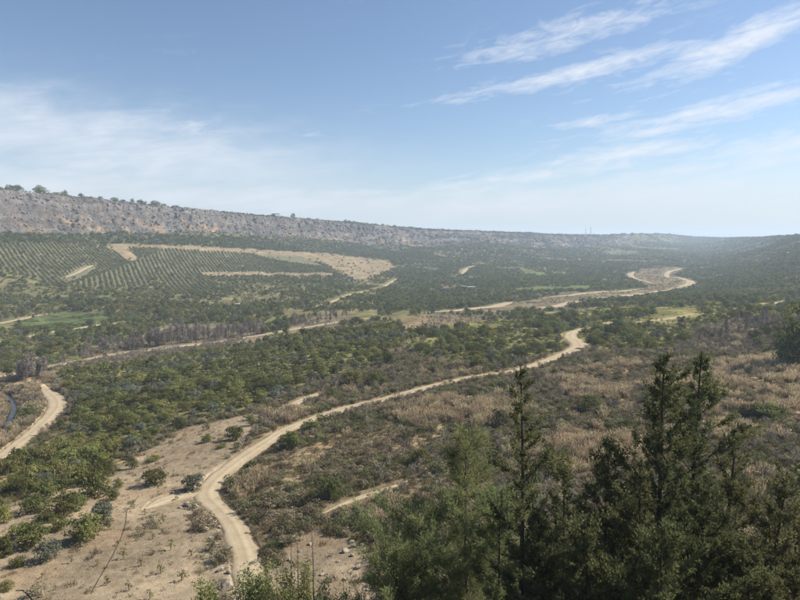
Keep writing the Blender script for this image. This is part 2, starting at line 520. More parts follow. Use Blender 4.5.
paint(MAUVE, [(85, 350), (135, 338), (165, 326), (205, 323), (262, 324), (268, 338), (205, 349), (135, 358), (85, 364)])
paint(MAUVE, [(285, 320), (350, 313), (354, 323), (290, 333)])
paint(DRYBANK, [(184, 502), (200, 500), (218, 522), (230, 547), (239, 580), (243, 612), (224, 612), (219, 580), (207, 545), (189, 522)])
paint(SOIL, [(255, 600), (268, 570), (285, 545), (310, 530), (370, 545), (385, 600)])


def land_at(X, Y, Z):
    px, py = project(X, Y, Z)
    wx = fbm(X / (4 + Y * 0.03), Y / (4 + Y * 0.03), 3, 61); wy = fbm(X / (4 + Y * 0.03), Y / (4 + Y * 0.03), 3, 62)
    jit = np.clip(900.0 / np.maximum(Y, 1), 0.8, 9)
    px = np.clip(px + wx * jit * 1.3, 0, 799).astype(int)
    pyi = np.clip(py + wy * jit * 0.45, 0, 619).astype(int)
    c = LAND[pyi, px].astype(int)
    f, strong = cliff_mask(X, Y)
    c = np.where((f > 0.02) & (f < 1.0) & (strong > 0.45), CLIFF, c)
    c = np.where((f >= 1.0), TOP, c)
    c = np.where(Y < 47, SLOPE, c)
    return c


# ------------------------------------------------------------------ materials
def new_mat(name):
    m = bpy.data.materials.new(name)
    m.use_nodes = True
    nt = m.node_tree
    for n in list(nt.nodes):
        nt.nodes.remove(n)
    return m, nt.nodes, nt.links


def mixc(N, L, blend, fac, a, b):
    m = N.new('ShaderNodeMix'); m.data_type = 'RGBA'; m.blend_type = blend
    for key, v in (('Factor', fac), ('A', a), ('B', b)):
        if isinstance(v, (int, float)):
            m.inputs[key].default_value = v
        elif isinstance(v, tuple):
            m.inputs[key].default_value = (*v, 1) if len(v) == 3 else v
        else:
            L.new(v, m.inputs[key])
    return m.outputs['Result']


def ramp(N, L, fac, stops):
    r = N.new('ShaderNodeValToRGB')
    while len(r.color_ramp.elements) < len(stops):
        r.color_ramp.elements.new(0.5)
    for e, (p, c) in zip(r.color_ramp.elements, stops):
        e.position = p
        e.color = (c, c, c, 1) if isinstance(c, (int, float)) else (*c, 1)
    L.new(fac, r.inputs[0])
    return r.outputs[0]


def noise_node(N, L, vec, scale, detail=5, rough=0.6, dist=0.0):
    t = N.new('ShaderNodeTexNoise')
    t.inputs['Scale'].default_value = scale
    t.inputs['Detail'].default_value = detail
    t.inputs['Roughness'].default_value = rough
    t.inputs['Distortion'].default_value = dist
    if vec is not None:
        L.new(vec, t.inputs['Vector'])
    return t.outputs['Fac']


def mat_ground():
    m, N, L = new_mat('ground_soil')
    out = N.new('ShaderNodeOutputMaterial'); b = N.new('ShaderNodeBsdfDiffuse')
    at = N.new('ShaderNodeAttribute'); at.attribute_name = 'land_colour'
    geo = N.new('ShaderNodeNewGeometry'); P = geo.outputs['Position']
    big = noise_node(N, L, P, 0.13, 6, 0.65)
    mid = noise_node(N, L, P, 0.9, 7, 0.68)
    fine = noise_node(N, L, P, 7.0, 6, 0.7)
    c = mixc(N, L, 'MULTIPLY', 0.75, at.outputs['Color'], ramp(N, L, big, [(0.3, 0.62), (0.7, 1.25)]))
    c = mixc(N, L, 'MULTIPLY', 0.8, c, ramp(N, L, mid, [(0.3, 0.6), (0.52, 1.0), (0.72, 1.3)]))
    c = mixc(N, L, 'MULTIPLY', 0.8, c, ramp(N, L, fine, [(0.3, 0.55), (0.5, 1.0), (0.7, 1.35)]))
    L.new(c, b.inputs['Color'])
    bump = N.new('ShaderNodeBump'); bump.inputs['Strength'].default_value = 0.8; bump.inputs['Distance'].default_value = 0.25
    hsum = N.new('ShaderNodeMath'); hsum.operation = 'MULTIPLY_ADD'; hsum.inputs[1].default_value = 0.35
    L.new(fine, hsum.inputs[0]); L.new(mid, hsum.inputs[2])
    L.new(hsum.outputs[0], bump.inputs['Height'])
    L.new(bump.outputs[0], b.inputs['Normal'])
    L.new(b.outputs[0], out.inputs[0])
    return m


def mat_track():
    m, N, L = new_mat('pale_limestone_track')
    out = N.new('ShaderNodeOutputMaterial'); b = N.new('ShaderNodeBsdfDiffuse')
    geo = N.new('ShaderNodeNewGeometry'); P = geo.outputs['Position']
    at = N.new('ShaderNodeAttribute'); at.attribute_name = 'across'
    n1 = noise_node(N, L, P, 0.35, 6, 0.6); n2 = noise_node(N, L, P, 5, 6, 0.7)
    n3 = noise_node(N, L, P, 1.6, 5, 0.6)
    c = ramp(N, L, n1, [(0.3, (0.31, 0.25, 0.165)), (0.7, (0.385, 0.318, 0.222))])
    c = mixc(N, L, 'MULTIPLY', 0.6, c, ramp(N, L, n2, [(0.3, 0.65), (0.55, 1.0), (0.8, 1.15)]))
    # wheel tracks a little paler than the crown and the verges
    rut = N.new('ShaderNodeMath'); rut.operation = 'MULTIPLY_ADD'; rut.inputs[1].default_value = 0.35
    L.new(n3, rut.inputs[0]); L.new(at.outputs['Fac'], rut.inputs[2])
    c = mixc(N, L, 'MULTIPLY', 0.7, c, ramp(N, L, rut.outputs[0], [(0.12, 0.72), (0.3, .95), (0.42, 1.08), (0.62, 1.08), (0.78, 0.9), (1.0, 0.74), (1.17, 0.5)]))
    L.new(c, b.inputs['Color'])
    bump = N.new('ShaderNodeBump'); bump.inputs['Strength'].default_value = 0.5; bump.inputs['Distance'].default_value = 0.08
    L.new(n2, bump.inputs['Height']); L.new(bump.outputs[0], b.inputs['Normal'])
    L.new(b.outputs[0], out.inputs[0])
    return m


def mat_leaf(name, dark, light, transl=0.3, vary=0.35, gloss=0.0):
    """Foliage: base colour runs dark->light by the leaf's own tint, each plant a little different."""
    m, N, L = new_mat(name)
    out = N.new('ShaderNodeOutputMaterial')
    at = N.new('ShaderNodeAttribute'); at.attribute_name = 'tint'
    oi = N.new('ShaderNodeObjectInfo')
    c = mixc(N, L, 'MIX', at.outputs['Fac'], dark, light)
    hsv = N.new('ShaderNodeHueSaturation')
    mr = N.new('ShaderNodeMapRange'); mr.inputs[3].default_value = 1 - vary; mr.inputs[4].default_value = 1 + vary
    L.new(oi.outputs['Random'], mr.inputs[0]); L.new(mr.outputs[0], hsv.inputs['Value'])
    mul = N.new('ShaderNodeMath'); mul.operation = 'MULTIPLY'; mul.inputs[1].default_value = 7.13
    fr = N.new('ShaderNodeMath'); fr.operation = 'FRACT'
    L.new(oi.outputs['Random'], mul.inputs[0]); L.new(mul.outputs[0], fr.inputs[0])
    mh = N.new('ShaderNodeMapRange'); mh.inputs[3].default_value = 0.475; mh.inputs[4].default_value = 0.52
    L.new(fr.outputs[0], mh.inputs[0]); L.new(mh.outputs[0], hsv.inputs['Hue'])
    L.new(c, hsv.inputs['Color'])
    d = N.new('ShaderNodeBsdfDiffuse'); t = N.new('ShaderNodeBsdfTranslucent')
    L.new(hsv.outputs[0], d.inputs[0]); L.new(hsv.outputs[0], t.inputs[0])
    ms = N.new('ShaderNodeMixShader'); ms.inputs[0].default_value = transl
    L.new(d.outputs[0], ms.inputs[1]); L.new(t.outputs[0], ms.inputs[2])
    L.new(ms.outputs[0], out.inputs[0])
    return m


def mat_plain(name, col, scale=3.0, var=0.5, bumpd=0.03):
    m, N, L = new_mat(name)
    out = N.new('ShaderNodeOutputMaterial'); b = N.new('ShaderNodeBsdfDiffuse')
    tc = N.new('ShaderNodeTexCoord')
    n = noise_node(N, L, tc.outputs['Object'], scale, 6, 0.65)
    c = mixc(N, L, 'MULTIPLY', var, col, ramp(N, L, n, [(0.3, 0.5), (0.5, 1.0), (0.7, 1.35)]))
    L.new(c, b.inputs[0])
    bump = N.new('ShaderNodeBump'); bump.inputs['Strength'].default_value = 0.7; bump.inputs['Distance'].default_value = bumpd
    L.new(n, bump.inputs['Height']); L.new(bump.outputs[0], b.inputs['Normal'])
    L.new(b.outputs[0], out.inputs[0])
    return m


def mat_water():
    m, N, L = new_mat('stream_water')
    out = N.new('ShaderNodeOutputMaterial'); b = N.new('ShaderNodeBsdfPrincipled')
    b.inputs['Base Color'].default_value = (0.03, 0.035, 0.025, 1)
    b.inputs['Roughness'].default_value = 0.12
    geo = N.new('ShaderNodeNewGeometry')
    n = noise_node(N, L, geo.outputs['Position'], 1.3, 4, 0.6)
    bump = N.new('ShaderNodeBump'); bump.inputs['Strength'].default_value = 0.25; bump.inputs['Distance'].default_value = 0.1
    L.new(n, bump.inputs['Height']); L.new(bump.outputs[0], b.inputs['Normal'])
    L.new(b.outputs[0], out.inputs[0])
    return m


MG = mat_ground(); MT = mat_track(); MW = mat_water()
M_ORCH = mat_leaf('orchard_leaves', (0.072, 0.080, 0.026), (0.255, 0.258, 0.09), 0.4, 0.45)
M_DARK = mat_leaf('evergreen_leaves', (0.062, 0.072, 0.028), (0.21, 0.222, 0.08), 0.4, 0.45)
M_OLIVE = mat_leaf('olive_leaves', (0.075, 0.085, 0.058), (0.21, 0.225, 0.16), 0.25, 0.25)
M_YELLOW = mat_leaf('yellow_green_leaves', (0.09, 0.095, 0.022), (0.27, 0.26, 0.08), 0.35, 0.25)
M_SHRUB = mat_leaf('grey_green_scrub', (0.09, 0.094, 0.047), (0.26, 0.255, 0.135), 0.35, 0.4)
M_BROWN = mat_leaf('brown_scrub', (0.12, 0.103, 0.066), (0.33, 0.28, 0.185), 0.3, 0.4)
M_MAUVE = mat_leaf('bare_twigs', (0.15, 0.126, 0.105), (0.32, 0.275, 0.23), 0.1, 0.25)
M_TWIG = mat_leaf('thicket_twigs', (0.17, 0.148, 0.112), (0.38, 0.335, 0.26), 0.1, 0.3)
M_REED = mat_leaf('dry_reed', (0.18, 0.143, 0.085), (0.48, 0.39, 0.25), 0.35, 0.3)
M_GRASS = mat_leaf('dry_grass', (0.12, 0.095, 0.05), (0.30, 0.245, 0.14), 0.3, 0.3)
M_GREENG = mat_leaf('green_grass', (0.05, 0.07, 0.015), (0.15, 0.18, 0.045), 0.35, 0.3)
M_CYP = mat_leaf('cypress_needles', (0.042, 0.050, 0.022), (0.20, 0.21, 0.095), 0.36, 0.15)
M_PINE = mat_leaf('young_pine_needles', (0.11, 0.13, 0.055), (0.32, 0.345, 0.155), 0.5, 0.1)
M_BARK = mat_plain('bark', (0.085, 0.068, 0.052), 6)
M_DEAD = mat_plain('dead_wood', (0.10, 0.085, 0.072), 8)
M_ROCK = mat_plain('limestone', (0.27, 0.235, 0.19), 1.6, 0.7, 0.08)
M_PIPE = mat_plain('black_polythene', (0.03, 0.028, 0.027), 3, 0.3)
M_WALL = mat_plain('pale_render', (0.38, 0.355, 0.315), 0.5, 0.35)
M_ROOF = mat_plain('clay_roof', (0.20, 0.15, 0.12), 0.8, 0.4)
M_FLAT = mat_plain('flat_concrete_roof', (0.40, 0.39, 0.37), 0.8, 0.4)
M_DARKW = mat_plain('dark_opening', (0.03, 0.032, 0.035), 1, 0.2)
M_RED = mat_plain('red_mast_paint', (0.42, 0.09, 0.06), 1, 0.2)
M_WHITE = mat_plain('white_mast_paint', (0.65, 0.65, 0.63), 1, 0.2)
M_CRAG = mat_plain('weathered_crag', (0.15, 0.136, 0.125), .5, 0.9, 0.4)
M_OCHRE = mat_plain('ochre_crag', (0.29, 0.205, 0.125), .5, 0.8, 0.3)
M_SAND = mat_plain('heaped_earth', (0.42, 0.30, 0.17), 1.2, 0.6, 0.1)


# ------------------------------------------------------------------ object helpers
def mesh_np(name, verts, faces, mats=(), smooth_shade=False, tint=None, matidx=None, colour=None):
    """Mesh from an (n,3) array and an (m,3|4) face array."""
    me = bpy.data.meshes.new(name)
    verts = np.asarray(verts, np.float32); faces = np.asarray(faces, np.int32)
    k = faces.shape[1]
    me.vertices.add(len(verts)); me.vertices.foreach_set('co', verts.ravel())
    me.loops.add(faces.size); me.loops.foreach_set('vertex_index', faces.ravel())
    me.polygons.add(len(faces))
    me.polygons.foreach_set('loop_start', np.arange(0, faces.size, k, dtype=np.int32))
    me.polygons.foreach_set('loop_total', np.full(len(faces), k, np.int32))
    if matidx is not None:
        me.polygons.foreach_set('material_index', np.asarray(matidx, np.int32))
    me.polygons.foreach_set('use_smooth', np.full(len(faces), smooth_shade))
    for mt in mats:
        me.materials.append(mt)
    if tint is not None:
        a = me.attributes.new('tint', 'FLOAT', 'POINT'); a.data.foreach_set('value', np.asarray(tint, np.float32))
    if colour is not None:
        a = me.attributes.new('land_colour', 'FLOAT_COLOR', 'POINT')
        a.data.foreach_set('color', np.concatenate([colour, np.ones((len(colour), 1))], 1).astype(np.float32).ravel())
    me.update(calc_edges=True)
    return me


def link(name, data, parent=None, loc=None, kind=None, label=None, cat=None, group=None, rz=0, sc=1):
    o = bpy.data.objects.new(name, data)
    COL.objects.link(o)
    if parent is not None:
        o.parent = parent
    if loc is not None:
        o.location = loc
    if rz:
        o.rotation_euler = (0, 0, rz)
    if not isinstance(sc, (int, float)) or sc != 1:
        o.scale = (sc, sc, sc) if isinstance(sc, (int, float)) else sc
    if kind: o['kind'] = kind
    if label: o['label'] = label
    if cat: o['category'] = cat
    if group: o['group'] = group
    return o


# ------------------------------------------------------------------ ground sheet
us = np.concatenate([np.linspace(-1.55, -0.79, 40), np.linspace(-0.775, 0.775, 760), np.linspace(0.79, 1.55, 40)])
NROW = 560
rows = []
UU = us
krow = np.stack([np.interp(UU, U_T, kr[:, k]) for k in range(K)], 1)
kdep = np.stack([np.interp(UU, U_T, kY[:, k]) for k in range(K)], 1)
nearrows = np.exp(np.linspace(math.log(2.0), 0, 1))
Ygrid = []
for i in range(len(UU)):
    r = np.linspace(krow[i, 0], krow[i, -1], NROW)
    y = np.exp(np.interp(-r, -krow[i], np.log(kdep[i])))
    nr = np.exp(np.linspace(math.log(3.2), math.log(kdep[i, 0]), 26))[:-1]
    fr = np.exp(np.linspace(math.log(kdep[i, -1]), math.log(6600.0), 16))[1:]
    Ygrid.append(np.concatenate([nr, y, fr]))
Ygrid = np.array(Ygrid); Xgrid = Ygrid * UU[:, None]
Zgrid = height(Xgrid, Ygrid)
CLS = land_at(Xgrid, Ygrid, Zgrid)
PAL = {SCRUB: (.17, .135, .085), SOIL: (.258, .205, .138), ORCH: (.19, .175, .08), GROVE: (.20, .17, .095), REED: (.27, .21, .125), PARK: (.16, .152, .062), MAUVE: (.15, .128, .085),
       MID: (.145, .13, .068), BELT: (.10, .10, .065), TAN: (.235, .185, .115), ROWS: (.15, .145, .085), CROP: (.085, .105, .045), RIVER: (.16, .132, .088), FARH: (.115, .113, .072),
       CLIFF: (.13, .117, .107), TOP: (.17, .155, .10), RIPAR: (.24, .185, .12), SLOPE: (.16, .135, .085), GREENF: (.11, .14, .045), DRYBANK: (.3, .24, .16)}
lut = np.array([PAL[k] for k in range(20)])
Cg = lut[CLS]
# blur class edges slightly
for ax in (0, 1):
    Cg = (np.roll(Cg, 1, ax) + 2 * Cg + np.roll(Cg, -1, ax)) / 4
n1 = fbm(Xgrid / 9, Ygrid / 9, 4, 71)[..., None]; n2 = fbm(Xgrid / 55, Ygrid / 55, 3, 72)[..., None]
isscr = np.isin(CLS, [SCRUB, GROVE, MID, FARH, PARK, SLOPE, TOP, RIVER, MAUVE, RIPAR, CROP])[..., None]
Cg = Cg * np.where(isscr & (n1 > 0), 1 + n1 * np.array([.75, .62, .45]), 1 + n1 * .25)
grn = np.clip(n2 * 1.4 - 0.15, 0, .7) * np.isin(CLS, [PARK, MID, GROVE, FARH, ORCH])[..., None]
Cg = Cg * (1 - grn) + np.array([.125, .14, .048]) * grn
oc = .8 * (smooth(.2, .65, fbm(Xgrid / 20, Ygrid / 14 + Zgrid / 11, 4, 73)) * (CLS == CLIFF))[..., None]
ff, _st = cliff_mask(Xgrid, Ygrid)
oc = oc * (1 - 0.9 * smooth(.2, .6, ff))[..., None]
Cg = Cg * (1 - oc) + np.array([.29, .20, .118]) * oc
strata = fbm(Xgrid / 45, Zgrid / 2.4 + fbm(Xgrid / 80, Ygrid / 80, 2, 82) * 2, 3, 81)[..., None] * (CLS == CLIFF)[..., None]
Cg = Cg * (1 + .45 * np.clip(strata, -1, 1))
gr = (smooth(.0, .6, fbm(Xgrid / 5, Ygrid / 5 + Zgrid / 5, 4, 74)) * (CLS == CLIFF))[..., None]
Cg = Cg * (1 - .45 * gr) + np.array([.09, .088, .082]) * .45 * gr
rust = (smooth(.15, .6, fbm(Xgrid / 6, Ygrid / 6, 4, 75)) * (CLS == SOIL))[..., None]
Cg = Cg * (1 - .38 * rust) + np.array([.25, .17, .10]) * .38 * rust
Cg = np.clip(Cg, 0.02, 0.6)
nu_, nv_ = Xgrid.shape
idx = np.arange(nu_ * nv_).reshape(nu_, nv_)
F = np.stack([idx[:-1, :-1], idx[1:, :-1], idx[1:, 1:], idx[:-1, 1:]], -1).reshape(-1, 4)
gme = mesh_np('ground', np.stack([Xgrid, Ygrid, Zgrid], -1).reshape(-1, 3), F, [MG], True, colour=Cg.reshape(-1, 3))
ground = link('ground', gme, kind='structure')

# ------------------------------------------------------------------ tracks and stream
NAMES = {'main': 'dirt_track', 'spur': 'dirt_track', 'river_path': 'dirt_track', 'valley_road': 'dirt_road'}
for nm, T in TR.items():
    x, y, z, w = T.T
    tx, ty = np.gradient(x), np.gradient(y); l = np.hypot(tx, ty); tx /= l; ty /= l
    nx, ny = -ty, tx
    M = 13
    V = []; A = []
    hw = 0.5 * w
    for j in range(M):
        q = -1 + 2 * j / (M - 1)
        edge = abs(q) ** 6
        wob = fbm(x / 2.4, y / 2.4, 4, 80 + (q > 0)) * 0.5 * abs(q) ** 3 * np.minimum(1, w / 3)
        off = hw * q + wob * np.sign(q)
        zz = z + 0.03 - edge * (0.16 + 0.0012 * y) - 0.045 * np.exp(-((abs(q) - 0.45) / 0.18) ** 2)
        V.append(np.stack([x + nx * off, y + ny * off, zz], 1))
        A.append(np.full(len(x), abs(q)))
    V = np.stack(V, 1).reshape(-1, 3); n = len(x)
    ii = np.arange(n * M).reshape(n, M)
    Fk = np.stack([ii[:-1, :-1], ii[1:, :-1], ii[1:, 1:], ii[:-1, 1:]], -1).reshape(-1, 4)[:, ::-1]
    me = mesh_np('track', V, Fk, [MT], True)
    a = me.attributes.new('across', 'FLOAT', 'POINT'); a.data.foreach_set('value', np.stack(A, 1).astype(np.float32).ravel())
    link(NAMES.get(nm, 'dirt_track'), me, kind='structure')

st = STREAM; tx, ty = np.gradient(st[:, 0]), np.gradient(st[:, 1]); l = np.hypot(tx, ty)
nx, ny = -ty / l, tx / l
V = []
for q in (-1, -.33, .33, 1):
    o = q * .75
    V.append(np.stack([st[:, 0] + nx * o, st[:, 1] + ny * o, np.full(len(st), STREAM_Z)], 1))
V = np.stack(V, 1).reshape(-1, 3); ii = np.arange(len(V)).reshape(-1, 4)
Fk = np.stack([ii[:-1, :-1], ii[1:, :-1], ii[1:, 1:], ii[:-1, 1:]], -1).reshape(-1, 4)[:, ::-1]
link('stream', mesh_np('stream', V, Fk, [MW], True), kind='structure')

# ------------------------------------------------------------------ plant meshes
def unit(v):
    return v / np.maximum(np.linalg.norm(v, axis=-1, keepdims=True), 1e-9)


def leaf_quads(c, axis, nrm, ln, wd):
    """Folded leaf-sized quads at c, pointing along axis, facing nrm."""
    side = unit(np.cross(axis, nrm))
    ln = np.asarray(ln)[:, None]; wd = np.asarray(wd)[:, None]
    a = c - axis * ln * .5
    b = c + side * wd * .5 + nrm * wd * .12
    d = c - side * wd * .5 + nrm * wd * .12
    e = c + axis * ln * .5
    V = np.stack([a, b, e, d], 1).reshape(-1, 3)
    F = np.arange(len(V)).reshape(-1, 4)
    return V, F


def crown_mesh(seed, n, leaf, rx, rz, zc, mat, clumps=26, fill=0.35, flat=0.0):
    """A crown: leaf clumps spread over an uneven ellipsoid, gaps left between them."""
    r = np.random.default_rng(seed)
    d = unit(r.normal(size=(clumps, 3)))
    d[:, 2] = np.where(d[:, 2] < -0.8, -d[:, 2] * .6, d[:, 2])
    rad = 0.62 + 0.38 * r.random(clumps)
    C = d * rad[:, None]
    size = 0.24 + 0.2 * r.random(clumps)
    ctint = r.random(clumps)
    k = r.integers(0, clumps, n)
    o = unit(r.normal(size=(n, 3)))
    o[:, 2] = np.where(o[:, 2] < -0.3, -o[:, 2], o[:, 2])
    P = C[k] + o * (size[k] * (0.55 + 0.45 * r.random(n)))[:, None]
    inner = r.random(n) < fill * 0.35
    P[inner] = unit(r.normal(size=(inner.sum(), 3))) * (r.random((inner.sum(), 1)) ** .5) * 0.6
    nrm = unit(o + 0.5 * unit(P) + 0.7 * r.normal(size=(n, 3)))
    ax = unit(np.cross(nrm, r.normal(size=(n, 3))))
    P = P * np.array([rx, rx, rz]); P[:, 2] += zc
    P[:, 2] = np.maximum(P[:, 2], 0.06 * rz)
    s = leaf * (0.6 + 0.8 * r.random(n))
    V, F = leaf_quads(P, ax, nrm, s, s * 0.62)
    t = np.clip(0.55 * ctint[k] + 0.45 * r.random(n), 0, 1)
    return mesh_np('crown', V, F, [mat], False, tint=np.repeat(t, 4))


def tube_np(P, R, n=6):
    P = np.asarray(P, float); R = np.asarray(R, float)
    T = unit(np.gradient(P, axis=0))
    ref = np.where(np.abs(T[:, 2:3]) > .9, np.array([[1., 0, 0]]), np.array([[0, 0, 1.]]))
    a = unit(np.cross(T, ref)); b = np.cross(T, a)
    ang = np.arange(n) * 2 * math.pi / n
    V = P[:, None] + R[:, None, None] * (a[:, None] * np.cos(ang)[None, :, None] + b[:, None] * np.sin(ang)[None, :, None])
    V = V.reshape(-1, 3); i = np.arange(len(P) * n).reshape(len(P), n)
    F = np.stack([i[:-1], np.roll(i[:-1], -1, 1), np.roll(i[1:], -1, 1), i[1:]], -1).reshape(-1, 4)
    return V, F


def join(parts):
    V = []; F = []; k = 0
    for v, f in parts:
        V.append(v); F.append(f + k); k += len(v)
    return np.vstack(V), np.vstack(F)


def trunk_mesh(seed, h, r0, spread, mat=None):
    """Tapered trunk with a few limbs reaching into the crown."""
    r = np.random.default_rng(seed)
    parts = []
    t = np.linspace(0, 1, 5)
    lean = r.normal(size=2) * .06 * h
    P = np.stack([lean[0] * t ** 2, lean[1] * t ** 2, h * t - 0.25 * (t == 0)], 1)
    parts.append(tube_np(P, r0 * (1.15 - .55 * t)))
    for k in range(5):
        a = k * 2.4 + r.random()
        b0 = P[2] * (.3 + .15 * k % .5) + P[3] * .5
        e = np.array([math.cos(a) * spread * .7, math.sin(a) * spread * .7, h * (1.1 + .6 * r.random())])
        tt = np.linspace(0, 1, 4)[:, None]
        Q = b0 * (1 - tt) + e * tt; Q[:, 2] += np.sin(tt[:, 0] * math.pi) * .12 * h
        parts.append(tube_np(Q, r0 * np.array([.55, .42, .3, .12]), 4))
    V, F = join(parts)
    return mesh_np('trunk', V, F, [mat or M_BARK], True)


def bare_tree_mesh(seed, h, spread, n1=16, n2=9, n3=5, w=0.03, mat=None):
    r = np.random.default_rng(seed)
    segs = []
    def ribbon(a, b, w0, w1, t):
        segs.append((a, b, w0, w1, t))
    for i in range(n1):
        z0 = h * (.12 + .75 * (i / n1)); a = i * 2.4 + r.random()
        L1 = spread * (1.15 - .75 * i / n1) * (.7 + .5 * r.random())
        d = unit(np.array([math.cos(a), math.sin(a), 1.0 + r.random()]))
        p0 = np.array([0, 0, z0]); p1 = p0 + d * L1 * 1.4
        ribbon(p0, p1, w * 1.8, w * .9, .3)
        for j in range(n2):
            q0 = p0 + (p1 - p0) * (.2 + .8 * j / n2)
            d2 = unit(d + r.normal(size=3) * .6 + np.array([0, 0, .35])); q1 = q0 + d2 * L1 * (.35 + .35 * r.random())
            ribbon(q0, q1, w, w * .6, .5)
            for k in range(n3):
                s0 = q0 + (q1 - q0) * (.3 + .7 * k / n3)
                d3 = unit(d2 + r.normal(size=3) * .8); s1 = s0 + d3 * L1 * (.14 + .2 * r.random())
                ribbon(s0, s1, w * .75, w * .35, .5 + .5 * r.random())
    A = np.array([s[0] for s in segs]); B = np.array([s[1] for s in segs])
    w0 = np.array([s[2] for s in segs])[:, None]; w1 = np.array([s[3] for s in segs])[:, None]
    sd = unit(np.cross(B - A, r.normal(size=A.shape)))
    V = np.stack([A - sd * w0, A + sd * w0, B + sd * w1, B - sd * w1], 1).reshape(-1, 3)
    return mesh_np('crown', V, np.arange(len(V)).reshape(-1, 4), [mat or M_MAUVE], False, tint=np.repeat([s[4] for s in segs], 4))


def reed_mesh(seed, n, h, rad, mat, w=0.03, plume=True, bend=0.25):
    r = np.random.default_rng(seed)
    a = r.random(n) * 2 * math.pi; q = np.sqrt(r.random(n)) * rad
    p = np.stack([np.cos(a) * q, np.sin(a) * q, np.zeros(n)], 1)
    hh = h * (.55 + .55 * r.random(n)) * (1.1 - .35 * (q / rad) ** 2)
    ln = np.stack([np.cos(a), np.sin(a), np.zeros(n)], 1) * (q / rad)[:, None] * .2 + r.normal(size=(n, 3)) * bend * .45
    ln[:, 2] = 0
    top = p + ln * hh[:, None] + np.array([0, 0, 1]) * hh[:, None]
    md = p + ln * hh[:, None] * .35 + np.array([0, 0, 1]) * hh[:, None] * .55
    sd = unit(np.stack([r.normal(size=n), r.normal(size=n), np.zeros(n)], 1))
    ww = w * (.7 + .6 * r.random(n))[:, None]
    V = np.stack([p - sd * ww, p + sd * ww, md + sd * ww * .8, md - sd * ww * .8], 1)
    V2 = np.stack([md - sd * ww * .8, md + sd * ww * .8, top + sd * ww * (.9 if plume else .1), top - sd * ww * (.9 if plume else .1)], 1)
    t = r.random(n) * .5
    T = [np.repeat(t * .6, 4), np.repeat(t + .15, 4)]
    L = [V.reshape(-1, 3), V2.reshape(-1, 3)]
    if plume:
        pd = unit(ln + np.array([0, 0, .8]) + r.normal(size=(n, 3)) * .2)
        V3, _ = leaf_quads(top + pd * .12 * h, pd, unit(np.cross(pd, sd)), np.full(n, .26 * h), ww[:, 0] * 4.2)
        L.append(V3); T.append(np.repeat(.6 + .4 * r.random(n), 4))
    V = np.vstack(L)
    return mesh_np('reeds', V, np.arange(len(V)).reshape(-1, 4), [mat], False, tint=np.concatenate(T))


def rock_mesh(seed, mat, detail=2):
    r = np.random.default_rng(seed)
    bm = bmesh.new(); bmesh.ops.create_icosphere(bm, subdivisions=detail, radius=1)
    pl = [(unit(r.normal(size=3)), .55 + .4 * r.random()) for _ in range(9)]
    for v in bm.verts:
        p = np.array(v.co)
        for nrm, d in pl:
            s = p @ nrm - d
            if s > 0: p = p - nrm * s * .92
        p = p * (1 + .07 * (r.random() - .5))
        v.co = p * np.array([1, .8, .68])
    me = bpy.data.meshes.new('rock'); bm.to_mesh(me); bm.free(); me.materials.append(mat)
    return me


# ------------------------------------------------------------------ scattering
def cand(n, y0, y1, umax=0.80):
    """Spots spread evenly over the ground between two depths."""
    Y = np.sqrt(rng.random(n) * (y1 * y1 - y0 * y0) + y0 * y0)
    X = (rng.random(n) * 2 - 1) * umax * Y
    return X, Y


def open_view(X, Y, front):
    """Verges are kept low on the downhill side of the tracks."""
    ok = np.ones(len(X), bool)
    for f in (.5, 1.0):
        d = front * f
        e, _, _ = track_dist(X * (1 + d / Y), Y + d)
        ok &= e > 0
    return ok


def pick(n, y0, y1, dens, clear=0.8, umax=0.80, spacing=None, extra=None, front=2.0):
    """Keep candidate spots with the density (0..1) of their land class; off the tracks."""
    X, Y = cand(n, y0, y1, umax)
    Z = raw_z(X, Y)
    c = land_at(X, Y, Z)
    lut = np.zeros(20)
    for k, v in dens.items(): lut[k] = v
    p = lut[c]
    if extra is not None: p = p * extra(X, Y, c)
    keep = rng.random(n) < p
    X, Y, c = X[keep], Y[keep], c[keep]
    e, _, _ = track_dist(X, Y)
    sd = stream_dist(X, Y)
    k = (e > clear) & (sd > .7 + clear) & open_view(X, Y, front)
    X, Y, c = X[k], Y[k], c[k]
    if spacing is not None:
        order = rng.permutation(len(X)); grid = {}; ok = np.zeros(len(X), bool)
        sp = spacing(Y) if callable(spacing) else np.full(len(X), float(spacing))
        cell = float(np.max(sp)) if len(sp) else 1.0
        for i in order:
            gx_, gy_ = int(X[i] // cell), int(Y[i] // cell); good = True
            for a in (-1, 0, 1):
                for b in (-1, 0, 1):
                    for j in grid.get((gx_ + a, gy_ + b), ()):
                        if (X[i] - X[j]) ** 2 + (Y[i] - Y[j]) ** 2 < sp[i] ** 2:
                            good = False
            if good:
                ok[i] = True; grid.setdefault((gx_, gy_), []).append(i)
        X, Y, c = X[ok], Y[ok], c[ok]
    return X, Y, height(X, Y), c


SRC = bpy.data.collections.new('plant_sources')      # not linked to the scene


